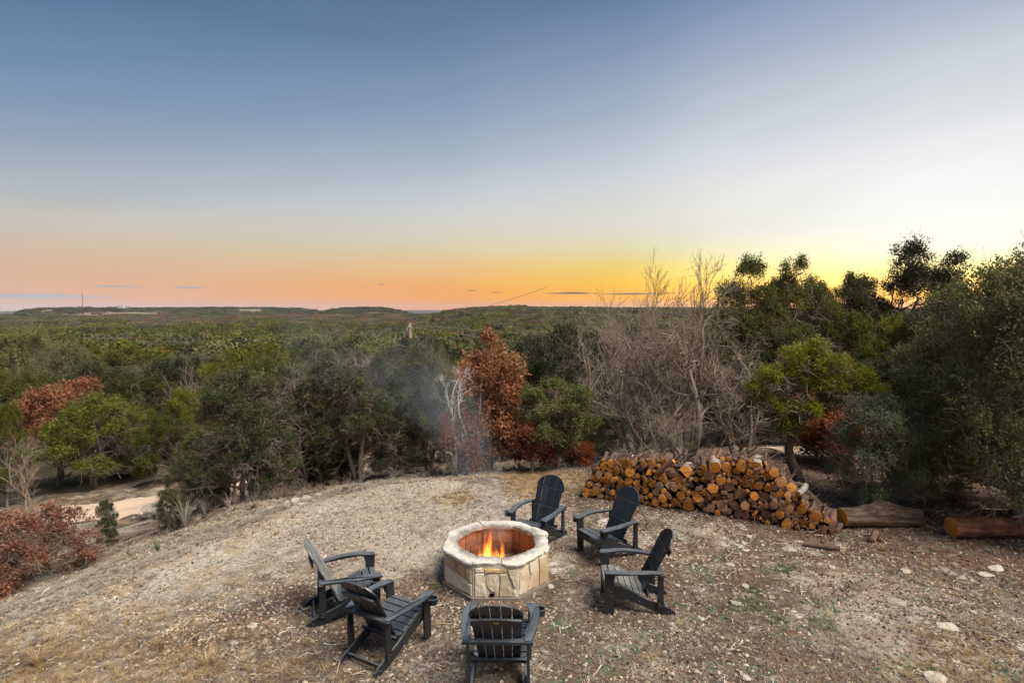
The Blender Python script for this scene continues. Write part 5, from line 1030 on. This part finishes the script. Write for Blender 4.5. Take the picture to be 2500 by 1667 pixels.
for D in np.geomspace(600, 3300, 92):
    sp2 = max(13., D * .012)
    for a in np.arange(-50, 49, math.degrees(sp2 / D)):
        az = math.radians(a + rr.randn() * .3); dd = D * (1 + rr.randn() * .006); x, y = dd * math.sin(az), dd * math.cos(az); px = 1250 + F * math.tan(az)
        p = rr.rand(); k = 0 if p < .45 else 1 if p < .68 else 2 if p < .9 else 3 if p < .93 else 4
        if 950 < D < 1350 and px < 1000: k = (4 if rr.rand() < .5 else 3 if rr.rand() < .3 else 2)
        if px > 1080 and D > 500: k = (0 if p < .24 else 1 if p < .42 else 2 if p < .66 else 3 if p < .68 else 4)
        hp.append((x, y, k, px, dd))
_h = np.array(hp); _h = _h[(fieldmask(_h[:, 3], _h[:, 4]) < .3) | (rr.rand(len(_h)) < .10)]; row = 751 + F * (H - height(_h[:, 0], _h[:, 1]) - 4.5) / _h[:, 4]; _p = rr.rand(len(_h)); bnd = vnoise(_h[:, 3] / 40., _h[:, 4] / 100., 61) * 5
kk_ = _h[:, 2].copy(); L_ = _h[:, 3] < 1060
sel = L_ & (row + bnd > 777) & (row + bnd < 792); kk_[sel] = np.where(_p < .42, 4, np.where(_p < .6, 2, np.where(_p < .64, 3, 0)))[sel]
sel = L_ & (row + bnd < 765); kk_[sel] = np.where(_p < .62, 1, np.where(_p < .85, 2, 4))[sel]
sel = L_ & (row + bnd > 796); kk_[sel] = np.where(_p < .8, 0, 1)[sel]
hp = np.concatenate([_h[:, :2], kk_[:, None]], 1)
print('groves', len(hp)); do_far('hillside_woods', hp, gp_, 'dark cedar and oak woods covering the far hills up to the skyline', (.8, 1.15))
# ------------------------------------------------------------------ power pole and wires, far mast, houses, turbines
m, g, out = mat('weathered_pole'); bsdf(g, out, g.mix(g.noise(coords(g), 4, 4), c4(.18, .13, .09), c4(.30, .22, .16)), .9); M_POLE = m
m, g, out = mat('wire'); bsdf(g, out, c4(.20, .19, .18), .5); M_WIRE = m
DP = 74.; px_, py_ = at(1001, DP); zp = H + (751 - 788) / F * DP; pole = link('power_pole', None, loc=(px_, py_, hz(px_, py_))); tag(pole, 'brown wooden power pole rising above the trees in the valley centre', 'power pole')
hp_ = zp - pole.location.z
v, f = tubes(np.array([[[0, 0, -.5], [0, 0, hp_]]]), np.array([[.24, .19]]), 10, True); MB().add(v, f).build('shaft', M_POLE, pole, smooth=True)
v, f = box((.02, -.2, hp_ - .55), (.09, 1.1, .07)); MB().add(v, f).build('crossarm', M_POLE, pole)
v, f = tubes(np.array([[[-.38, .1, hp_ - 2.], [-.38, .1, hp_ - .7]]]), np.array([[.17, .17]]), 10, True); MB().add(v, f).build('transformer', M_POLE, pole, smooth=True)
for yy in (-1., 0, .8):
    v, f = tubes(np.array([[[.02, yy - .2, hp_ - .5], [.02, yy - .2, hp_ - .25]]]), np.array([[.05, .035]]), 6, True); MB().add(v, f).build('insulator', M_PALE, pole)
def wpt(px, py, D): x, y = at(px, D); return np.array([x, y, H + (751 - py) / F * D])
for a, b, sag, lb in [((1004, 789, DP), (1333, 702, 60), .4, 'thin wire climbing from the power pole into the orange sky'), ((1004, 792, DP), (2100, 806, 95), 1.6, 'upper wire running right from the power pole above the valley'),
                      ((1004, 797, DP), (1700, 850, 80), 1.0, 'lower wire running right from the power pole behind the red oak'), ((998, 802, DP), (-150, 806, 110), 1.4, 'upper wire running left from the power pole'),
                      ((998, 810, DP), (-150, 826, 105), 1.4, 'middle wire running left from the power pole'), ((998, 806, DP), (-150, 816, 105), 1.5, 'wire between the upper and middle ones left of the power pole'), ((1085, 833, 66), (1233, 791, 60), .2, 'short guy wire rising behind the red oak')]:
    A, B = wpt(*a), wpt(*b); t = np.linspace(0, 1, 24); P = A + (B - A) * t[:, None]; P[:, 2] -= sag * 4 * t * (1 - t); v, f = tubes((P - A)[None], np.full((1, 24), .022), 4); tag(MB().add(v, f).build('power_wire', M_WIRE, loc=A), lb, 'wire', 'wires of the valley power line')
mast = MB(); Dm = 1840.; mx, my = at(204, Dm); mz = hz(mx, my); hm = H + (751 - 714) / F * Dm - mz
for a in range(3): v, f = tubes(np.array([[[math.cos(a * 2.1) * .5, math.sin(a * 2.1) * .5, 0], [math.cos(a * 2.1) * .5, math.sin(a * 2.1) * .5, hm]]]), np.array([[.34, .34]]), 4); mast.add(v, f)
for q in range(30): v, f = box((0, 0, hm * (q + .5) / 30), (.5, .5, .08)); mast.add(v, f)
m, g, out = mat('mast_steel'); bsdf(g, out, c4(.22, .13, .12), .6); tag(mast.build('radio_mast', m, loc=(mx, my, mz)), 'thin radio mast standing on the far left ridge', 'radio mast')
m, g, out = mat('far_white_wall'); bsdf(g, out, c4(.72, .68, .62), .8); M_WALL = m; m, g, out = mat('far_roof'); bsdf(g, out, c4(.40, .38, .36), .7); M_ROOF = m; m, g, out = mat('far_window'); bsdf(g, out, c4(.05, .05, .06), .3); M_WIN = m
def far_house(px, D, top, w, dp, hw, lb):
    x, y = at(px, D); z = H + (751 - top) / F * D - hw; h = link('far_house', None, loc=(x, y, z)); v, f = box((0, 0, hw * .35 - 2), (w / 2, dp / 2, hw * .35 + 2)); MB().add(v, f).build('wall', M_WALL, h)
    V = np.array([[-w / 2 - .5, -dp / 2 - .5, hw * .7], [w / 2 + .5, -dp / 2 - .5, hw * .7], [w / 2 + .5, dp / 2 + .5, hw * .7], [-w / 2 - .5, dp / 2 + .5, hw * .7], [-w / 2 + 2, 0, hw], [w / 2 - 2, 0, hw]]); MB().add(V, [(0, 1, 5, 4), (2, 3, 4, 5), (1, 2, 5), (3, 0, 4), (3, 2, 1, 0)]).build('roof', M_ROOF, h)
    for q in range(4): v, f = box((-w * .375 + w * .25 * q, -dp / 2, hw * .38), (w * .05, .06, hw * .12)); MB().add(v, f).build('window', M_WIN, h)
    return tag(h, lb, 'house')
far_house(298, 1795, 744.5, 20, 12, 8, 'white house on the far left ridge right of the radio mast'); far_house(316, 1790, 746.5, 16, 10, 6, 'low pale house beside the white one on the far left ridge'); far_house(108, 1700, 753.5, 18, 10, 6, 'pale building on the low end of the far left ridge')
for px, top, lb in ((1503, 739, 'left of two tiny wind turbines on the skyline above the bare brush'), (1519, 743, 'right of two tiny wind turbines on the skyline above the bare brush')):
    D = 1150.; x, y = at(px, D); z = hz(x, y); hh = H + (751 - top) / F * D - z; t = link('wind_turbine', None, loc=(x, y, z)); tag(t, lb, 'wind turbine', 'wind turbines on the skyline')
    v, f = tubes(np.array([[[0, 0, 0], [0, 0, hh - 3]]]), np.array([[.25, .16]]), 6); MB().add(v, f).build('tower', M_ROOF, t)
    for k in range(3): a = 1.2 + k * 2.094; v, f = tubes(np.array([[[0, -.4, hh - 3], [math.cos(a) * 3, -.4, hh - 3 + math.sin(a) * 3]]]), np.array([[.18, .07]]), 4); MB().add(v, f).build('blade', M_ROOF, t)

# ------------------------------------------------------------------ stones
def rock_mat(name, a, b, dark):
    m, g, out = mat(name); co = coords(g); n = g.noise(co, 2.5, 6, .65); n2 = g.noise(co, 12, 4, .7); c = g.mix(g.rng(n, .35, .65), c4(*a), c4(*b)); c = g.mix(g.rng(n2, .55, .7, 0, .6), c, c4(*dark))
    c = g.mix(1., c, g.ramp(oinfo(g), [(0, (.62, .58, .52)), (.5, (.9, .87, .82)), (1, (1.05, 1.03, 1.))]), 'MULTIPLY'); bsdf(g, out, c, .92, n2, .5, .02, .12); return m
M_ROCK = rock_mat('pale_fieldstone', (.38, .33, .27), (.60, .55, .48), (.22, .18, .14)); M_BOUL = rock_mat('lichened_boulder', (.30, .28, .24), (.58, .55, .50), (.12, .11, .09))
def rock(name, px, py, wpx, flat, lb, cat, grp, m, seed, sub=2, sink=.35):
    p = gp(px, py); w = wpx / F * p[1] / 2; V, f = stone(seed, sub, .34, flat); V[:, 2] = np.minimum(V[:, 2], flat * (.62 + .3 * ((seed * 7) % 5) / 5)); o = MB().add(V, f).build(name, m, loc=(p[0], p[1], p[2] + w * flat * (1 - sink))); o.scale = (w, w, w); o.rotation_euler = (0, 0, random.random() * 6.28); return tag(o, lb, cat, grp)
rock('boulder', 268, 1262, 40, .85, 'square grey boulder beside the gravel road', 'boulder', 'boulders by the road', M_BOUL, 3); rock('boulder', 372, 1245, 48, .7, 'rounded grey boulder under the dark juniper by the road', 'boulder', 'boulders by the road', M_BOUL, 4)
RK = [(1795, 1474, 36, .55, 'white rock with grass around it right of the chair seen from its side'), (573, 1570, 24, .35, 'flat white stone on the left between the russet shrub and the chairs'), (618, 1527, 38, .3, 'cream slab stone in dry grass left of the chairs'),
      (80, 1548, 34, .5, 'white double stone in the lower left corner'), (70, 1513, 18, .5, 'small white stone above the double stone on the left'), (118, 1463, 44, .35, 'pale flat rock on the left bank near the russet shrub'), (115, 1517, 12, .6, 'small round white pebble stone on the left'),
      (1828, 1310, 20, .4, 'flat white stone in front of the woodpile'), (1815, 1328, 14, .7, 'upper of two small tan stones in front of the woodpile'), (1822, 1326, 10, .7, 'right one of two small tan stones near the woodpile'), (2032, 1385, 22, .4, 'pale flat stone right of the thin branch log'),
      (2210, 1396, 36, .4, 'grey flat rock in the middle of the right foreground'), (2430, 1388, 66, .25, 'long pale bedrock slab at the right edge'), (2405, 1403, 46, .22, 'lower pale bedrock slab at the right edge'), (2350, 1412, 24, .4, 'small pale stone left of the bedrock slabs'),
      (2190, 1470, 60, .16, 'pale bedrock streak, upper part, in the right foreground'), (2262, 1486, 40, .16, 'pale bedrock streak, middle part, in the right foreground'), (2310, 1528, 62, .18, 'pale bedrock streak, lower part, in the right foreground'),
      (2280, 1655, 72, .3, 'large pale rock at the bottom edge on the right'), (1820, 1432, 28, .4, 'white stone behind the grassy white rock'), (1884, 1458, 26, .3, 'flat white stone right of the grassy white rock'), (1710, 1512, 24, .5, 'white stone below the right chair foot'),
      (1640, 1382, 14, .5, 'small cream stone just behind the right chair back'), (1655, 1430, 16, .5, 'cream stone beside the rear foot of the right chair'), (1783, 1378, 24, .25, 'cream wood coloured flake stone right of the chairs'), (1840, 1381, 18, .3, 'small cream flat stone in the right clearing'),
      (1087, 1157, 16, .6, 'pale stone on the far rim of the clearing behind the fire pit'), (1002, 1186, 9, .7, 'round pale stone on the reddish far bank'), (1032, 1188, 9, .6, 'pale stone right of the round one on the far bank'), (997, 1194, 8, .6, 'pale stone below the round one on the far bank'),
      (857, 1288, 8, .7, 'tiny white stone left of the fire pit'), (1100, 1485, 16, .7, 'white stone at the left front foot of the fire pit'), (1305, 1450, 14, .6, 'tan stone at the right front foot of the fire pit'), (1345, 1432, 22, .4, 'grey stone against the right side of the fire pit'),
      (1400, 1445, 12, .5, 'tan stone in the gap between fire pit and right chair'), (1708, 1337, 12, .5, 'small stone in the grass left of the thin branch log'), (2376, 1495, 20, .5, 'grey stone in the right foreground grass'), (2490, 1585, 26, .4, 'pale stone at the lower right edge'),
      (1700, 1640, 16, .7, 'whitish stone in the lower middle right'), (1820, 1655, 30, .5, 'brownish rock at the bottom edge right of the middle'), (2100, 1630, 20, .5, 'grey stone with a branch beside it at the bottom right'), (2200, 1570, 26, .3, 'pale flat stone left of the bedrock streak'), (700, 1228, 26, .4, 'pale stone in the dark bank on the far left rim'), (660, 1240, 20, .4, 'pale stone low on the far left rim bank'),
      (722, 1222, 30, .5, 'brown grey ledge stone in the dark bank on the far left rim'), (748, 1215, 34, .45, 'dark ledge stone right of the brown grey one in the rim bank'), (775, 1208, 26, .5, 'small ledge stone at the right end of the rim bank'), (700, 1236, 24, .5, 'lower ledge stone in the dark rim bank'), (735, 1232, 18, .5, 'crumbled small stone below the dark ledge stone')]
for q, (px, py, w, fl, lb) in enumerate(RK): rock('rock', px, py, w * (.82 if w > 30 else .95), fl * .8, lb, 'rock', 'loose stones on the clearing', M_ROCK, 10 + q, 2, .5)
# ------------------------------------------------------------------ gravel, litter, twigs, dry grass
rr = np.random.RandomState(99)
def visible(n, ymax=17., ymin=5.0, pow_=1.25):
    y = ymin + (ymax - ymin) * rr.rand(n) ** pow_; x = (rr.rand(n) - .5) * 2.1 * y; return x, y
def on_clear(x, y, lim=1.6): return edge_dist(x, y) < lim
def clear_of_pit(x, y): return np.hypot(x - PC[0], y - PC[1]) > .74
def ground_scatter(name, n, protos, s0, s1, label, cat, dens=None, tilt=.5, lim=1.6, ymax=17, sink=0., pw=1.25, xy=None):
    x, y = xy if xy is not None else visible(n, ymax, pow_=pw); k = on_clear(x, y, lim) & clear_of_pit(x, y)
    if dens is not None: k &= rr.rand(len(x)) < dens(x, y)
    x, y = x[k], y[k]; n = len(x); z = height(x, y); s = s0 + (s1 - s0) * rr.rand(n) ** 2.6
    R = np.stack([rr.randn(n) * tilt, rr.randn(n) * tilt, rr.rand(n) * 6.28], -1)
    return scatter(name, np.stack([x, y, z - s * sink], -1), R, np.stack([s * (.7 + .6 * rr.rand(n)), s, s * (.6 + .5 * rr.rand(n))], -1), rr.randint(0, len(protos), n), protos, label, cat)
def litter_w(x, y): return np.clip((y - (11.4 - x * .75)) / 1.2, 0, 1) * np.clip((x - .3) / 1.5, 0, 1)
pat = lambda x, y, s, f=1.: np.clip(.5 + .8 * vnoise(x * f, y * f, s), 0, 1)
m, g, out = mat('gravel'); c = g.mix(g.noise(coords(g), 1.5, 3), c4(.32, .26, .19), c4(.54, .47, .38)); c = g.mix(1., c, g.ramp(oinfo(g), [(0, (.45, .38, .30)), (.35, (.75, .69, .60)), (.75, (1, .97, .92)), (1, (1.22, 1.2, 1.15))]), 'MULTIPLY'); bsdf(g, out, c, .9); M_GRAV = m
peb = [proto('pebble', MB().add(*stone(400 + q, 0, .3, .6)), M_GRAV) for q in range(5)]
ground_scatter('gravel', 150000, peb, .005, .036, 'pale limestone gravel and chips strewn over the clearing', 'gravel', lambda x, y: (.12 + .88 * pat(x, y, 31, .9) ** 1.5 * (.3 + .7 * pat(x, y, 32, 3.1))) * (1 - .6 * litter_w(x, y)), .4, sink=.1, pw=1.05)
m, g, out = mat('leaf_litter'); c = g.ramp(oinfo(g), [(0, (.055, .030, .020)), (.35, (.15, .08, .05)), (.65, (.27, .155, .10)), (.88, (.42, .30, .21)), (1, (.58, .49, .39))]); bsdf(g, out, c, .75); M_LIT = m
def leafm(seed):
    r = np.random.RandomState(seed); a = np.array([[0, 0, 0], [.35, .30, .10], [.8, .34, .22], [1.1, .05, .05], [.75, -.36, .2], [.3, -.26, .12]]) + r.randn(6, 3) * .06; return MB().add(a - a.mean(0), [(0, 1, 2, 3), (0, 3, 4, 5)])
lf = [proto('fallen_leaf', leafm(q), M_LIT) for q in range(4)]
ground_scatter('leaf_litter', 150000, lf, .014, .050, 'brown and rust fallen leaves scattered over the ground', 'leaves', lambda x, y: np.clip(litter_w(x, y) * 1. + (.12 + .75 * pat(x, y, 35, .8) ** 1.3) * np.clip((x + 2.5) / 3, .6, 1) + .5 * np.exp(-((x - 1.2) ** 2 + (y - 11.5) ** 2) / 2), 0, 1), .45, lim=4, sink=-.2, pw=1.)
m, g, out = mat('dry_twig'); c = g.ramp(oinfo(g), [(0, (.12, .08, .055)), (.5, (.38, .29, .20)), (1, (.66, .56, .44))]); bsdf(g, out, c, .8); M_TWG = m
def twigm(s):
    v, f = stick((-.5, 0, 0), (.5, .1, .04), .022, .012, 4, 7, .09, s); b = MB().add(v, f); v, f = stick((.0, 0, 0), (.3, .25, .05), .014, .008, 3, 4, .02, s + 50); return b.add(v, f)
tw = [proto('twig', twigm(s), M_TWG) for s in range(5)]
ground_scatter('twigs', 13000, tw, .05, .30, 'dry twigs and straw lying on the ground', 'twigs', lambda x, y: .35 + .6 * pat(x, y, 37, .7), .06, sink=-.02, pw=1.1)
# long curved dead sticks
def grassm(seed, n, h, curl, w=.0022, tipup=.8):
    r = np.random.RandomState(seed); a = r.rand(n) * 6.28; ln = h * (.45 + .55 * r.rand(n)); K = 4; t = np.linspace(0, 1, K); out_ = np.stack([np.cos(a), np.sin(a), np.zeros(n)], -1); st = out_ * (r.rand(n, 1) * .03); P = st[:, None] + out_[:, None] * (ln * curl * (.3 + r.rand(n)))[:, None, None] * (t ** 1.7)[None, :, None]; P[..., 2] = ln[:, None] * (t * tipup)[None] ** 1
    P[..., 2] -= (ln * curl * .5)[:, None] * (t ** 3)[None]; sd_ = np.stack([-np.sin(a), np.cos(a), np.zeros(n)], -1)[:, None] * (w * (1 - t * .8))[None, :, None]
    V = np.stack([P - sd_, P + sd_], 2).reshape(-1, 3); i, j = np.meshgrid(np.arange(n), np.arange(K - 1), indexing='ij'); b = i * K * 2 + j * 2; return MB().add(V, np.stack([b, b + 1, b + 3, b + 2], -1).reshape(-1, 4), 0, .5)
def grass_mat(name, a, b):
    m, g, out = mat(name); c = g.mix(oinfo(g), c4(*a), c4(*b)); bb_ = bsdf(g, out, c, .7); t = g.n('ShaderNodeBsdfTranslucent'); g.put(t.inputs[0], c); x = g.n('ShaderNodeMixShader'); x.inputs[0].default_value = .35; g.t.links.new(bb_.outputs[0], x.inputs[1]); g.t.links.new(t.outputs[0], x.inputs[2]); g.t.links.new(x.outputs[0], out.inputs[0]); return m
M_DRY = grass_mat('dry_grass', (.30, .18, .085), (.62, .47, .27)); M_GRN = grass_mat('green_grass', (.07, .10, .03), (.17, .21, .08)); M_WEED = grass_mat('grey_green_weed', (.08, .135, .07), (.20, .28, .16)); M_TAN = grass_mat('faded_grass', (.26, .215, .16), (.50, .44, .36))
shortg = [proto('short_tuft', grassm(500 + q, 16, .05, 1.1, .0016), M_TAN) for q in range(3)]
ground_scatter('short_dry_grass', 38000, shortg, .6, 1.9, 'short faded dry grass growing through the gravel', 'grass', lambda x, y: np.clip(pat(x, y, 41, .6) - .05, 0, 1) * (1 - .5 * litter_w(x, y)), .1, lim=3.5, pw=1.05)
dryg = [proto('dry_tuft', grassm(510 + q, 34, .20, .8, .0024), M_DRY) for q in range(3)]
def dry_d(x, y):
    px = 1250 + F * x / y; d = np.exp(-((px - 110) / 330) ** 2) * np.clip((7.2 - y) / 1.2, 0, 1) + .9 * np.exp(-((px - 480) / 200) ** 2) * np.clip((6.3 - y) / .6, 0, 1) + .6 * np.exp(-((px - 2420) / 260) ** 2) * np.clip((7.0 - y) / 1.2, 0, 1) + .45 * np.exp(-((px - 2280) / 170) ** 2 - ((y - 7.7) / .5) ** 2)
    return np.clip(d + .05 * np.clip(pat(x, y, 43, 1.1) - .35, 0, 1), 0, 1)
ground_scatter('tall_dry_grass', 16000, dryg, .25, .9, 'orange tan dry grass tufts along the lower edge of the clearing', 'grass', dry_d, .12, lim=4, pw=1.6)
rimg = [proto('rim_tuft', grassm(520 + q, 30, .26, .75, .0028), M_TAN) for q in range(3)]
def rim_d(x, y): e = edge_dist(x, y); return np.exp(-((e - .2) / .75) ** 2) * .9 * (x < 3)
ground_scatter('rim_grass', 30000, rimg, .3, .95, 'faded grey dry grass fringe along the rim of the clearing', 'grass', rim_d, .12, lim=4, pw=.8)
brn = [proto('brown_tuft', grassm(530 + q, 40, .13, 1.2, .003), M_DRY) for q in range(2)]
def brn_d(x, y): px = 1250 + F * x / y; return np.clip(np.exp(-((x - .55) / .95) ** 2 - ((y - 12.2) / 1.1) ** 2) * 1.1 + .6 * np.exp(-((x + 1.1) / .35) ** 2 - ((y - 10.8) / .5) ** 2), 0, 1)
ground_scatter('brown_mat_grass', 9000, brn, .4, 1.1, 'brown matted grass patch on the far rim behind the fire pit', 'grass', brn_d, .3, lim=3, xy=(rr.rand(9000) * 5 - 2, 9.8 + rr.rand(9000) * 4))
weed = [proto('weed', grassm(540 + q, 14, .035, 1.6, .007, .5), M_WEED) for q in range(3)]
ground_scatter('low_green_weeds', 34000, weed, .5, 1.3, 'low grey green weeds spreading in the gravel on the right', 'weeds', lambda x, y: np.clip(vnoise(x * 2.6, y * 2.6, 51) - .05, 0, 1) * np.clip((x + .8) / 1.2, .05, 1) * 1.4, .1, pw=1.1)
grn = [proto('green_tuft', grassm(550 + q, 30, .06, 1., .002), M_GRN) for q in range(2)]
def grn_d(x, y): return sum(a * np.exp(-((x - cx) ** 2 + (y - cy) ** 2) / s ** 2) for cx, cy, s, a in GR)
GR = [(*gp(px, py)[:2], s, 1.) for px, py, s in [(1800, 1482, .18), (1858, 1480, .12), (2010, 1520, .16), (1893, 1512, .12), (1840, 1440, .12), (1085, 1430, .14), (2260, 1640, .15), (1920, 1390, .15)]]
gx = np.concatenate([c[0] + rr.randn(70) * c[2] * .55 for c in GR]); gy = np.concatenate([c[1] + rr.randn(70) * c[2] * .55 for c in GR]); ground_scatter('green_grass', 0, grn, .4, 1.1, 'small green grass patches among the stones', 'grass', None, .15, xy=(gx, gy))
# brush and dark undergrowth beyond the rim
und = [proto('brush', grassm(560 + q, 60, .9, .7, .006), M_GREY) for q in range(2)]
def und_d(x, y): e = edge_dist(x, y); return (e > .9) * (e < 7) * .8 * np.clip((x + 7.2) / 1.5, .12, 1)
ground_scatter('undergrowth', 2600, und, .3, .9, 'grey dead brush and stems under the trees beyond the rim', 'undergrowth', und_d, .25, lim=8, ymax=20, pw=.6)
# tall pale stalks at the rim
def stalk(px, py, n, h, lb, seed, m=M_TAN, w=.004, curl=.45, D=None):
    p = gp(px, py) if D is None else np.array([*at(px, D), hz(*at(px, D))]); o = grassm(seed, n, h, curl, w).build('grass_clump', m, loc=p); return tag(o, lb, 'grass clump')
stalk(452, 1285, 60, 1.0, 'tall pale dry stalks in front of the dark juniper on the left rim', 1, M_TAN, .004); stalk(500, 1262, 40, .8, 'pale dry grass clump right of the tall stalks on the left rim', 2); stalk(560, 1240, 40, .6, 'dry grass clump under the bushy rim juniper', 3)
stalk(640, 1215, 70, .5, 'green grass clump on the left rim under the dark juniper', 4, M_GRN, .004); stalk(765, 1180, 26, .75, 'pale bent seed stalks at the rim left of the smoke', 5, M_TAN, .008); stalk(722, 1190, 26, .5, 'short pale drooping stalks at the rim', 6, M_TAN, .008, .9)
stalk(385, 1345, 40, .4, 'small grass clump low on the left slope', 7, M_GRN, .004); stalk(395, 1590, 60, .34, 'thin tall dry grass clump standing alone in the left foreground', 8, M_DRY, .0018, .3); stalk(95, 1630, 120, .42, 'thick orange dry grass clump in the lower left corner', 9, M_DRY, .003)
stalk(1665, 1530, 60, .16, 'small brown grass clump below the right chair', 10, M_DRY, .002); stalk(2160, 1345, 50, .2, 'brown grass clump in front of the felled logs', 11, M_DRY, .003); stalk(675, 1305, 60, .2, 'brown grass clump above the leftmost chair', 12, M_DRY, .003); stalk(505, 1630, 120, .36, 'orange dry grass clump at the bottom edge left of the chairs', 13, M_DRY, .0025)

# ------------------------------------------------------------------ smoke
def smoke():
    m = bpy.data.materials.new('smoke'); m.use_nodes = True; m.node_tree.nodes.clear(); g = NT(m.node_tree); out = g.n('ShaderNodeOutputMaterial')
    at_ = [(-.21, 7.56, .45, .22), (-.35, 8.2, .90, .38), (-.75, 9.4, 1.25, .58), (-1.2, 10.8, 1.75, .85), (-1.9, 12.0, 2.0, 1.05), (-2.9, 13.0, 2.3, 1.2), (-4.3, 13.6, 2.5, 1.25), (-5.9, 14.0, 2.6, 1.2)]
    A = np.array(at_); t = np.linspace(0, 7, 40); P = np.stack([np.interp(t, range(8), A[:, k]) for k in range(4)], -1)
    R = P[:, 3] * 1.05; R[0] = .02; R[-1] = .1; v, f = tubes(P[None, :, :3], R[None], 16, True)
    co = coords(g); n = g.noise(co, 1.5, 4, .6, .8); x, y, z = g.xyz(co); fy = g.rng(y, 7.5, 14.1)
    ax = g.n('ShaderNodeSeparateColor'); g.t.links.new(g.ramp(fy, [((q[1] - 7.5) / 6.6, (-q[0] / 8, q[2] / 4, q[3] / 2)) for q in at_]), ax.inputs[0])
    dx = g.math('ADD', x, g.math('MULTIPLY', ax.outputs[0], 8.)); dz = g.math('SUBTRACT', z, g.math('MULTIPLY', ax.outputs[1], 4.)); r2 = g.math('ADD', g.math('MULTIPLY', dx, dx), g.math('MULTIPLY', dz, dz))
    R2 = g.math('MULTIPLY', ax.outputs[2], 2.); q_ = g.math('DIVIDE', r2, g.math('MULTIPLY', R2, R2))
    d = g.math('MULTIPLY', g.math('MULTIPLY', g.rng(n, .36, .68, 0, 1), g.rng(q_, 0, .95, 1, 0, 'SMOOTHSTEP')), g.ramp(fy, [(0, .62), (.25, .28), (.6, .15), (1, .10)]))
    vol = g.n('ShaderNodeVolumePrincipled'); vol.inputs['Color'].default_value = (.80, .90, 1, 1); g.put(vol.inputs['Density'], g.math('MULTIPLY', d, 1.0)); vol.inputs['Anisotropy'].default_value = 0
    g.t.links.new(vol.outputs[0], out.inputs['Volume']); o = MB().add(v, f).build('smoke', m, smooth=True); tag(o, 'thin blue smoke drifting from the fire pit back towards the junipers', 'smoke', kind='stuff')
smoke()
# ------------------------------------------------------------------ air
m = bpy.data.materials.new('haze'); m.use_nodes = True; m.node_tree.nodes.clear(); g = NT(m.node_tree); out = g.n('ShaderNodeOutputMaterial')
vol = g.n('ShaderNodeVolumePrincipled'); vol.inputs['Color'].default_value = (.78, .86, 1, 1); vol.inputs['Density'].default_value = 4.2e-5; g.t.links.new(vol.outputs[0], out.inputs['Volume'])
v, f = box((0, 0, 0), (15000, 15000, 85)); o = MB().add(v, f).build('haze', m); o['kind'] = 'stuff'; tag(o, 'faint blue evening haze over the far valley', 'haze')
tri = sum(sum(max(1, len(p.vertices) - 2) for p in me.polygons) if len(me.polygons) < 2000 else len(me.loops) - 2 * len(me.polygons) for me in bpy.data.meshes); print('tris in mesh data', tri, 'objects', len(sc.objects))
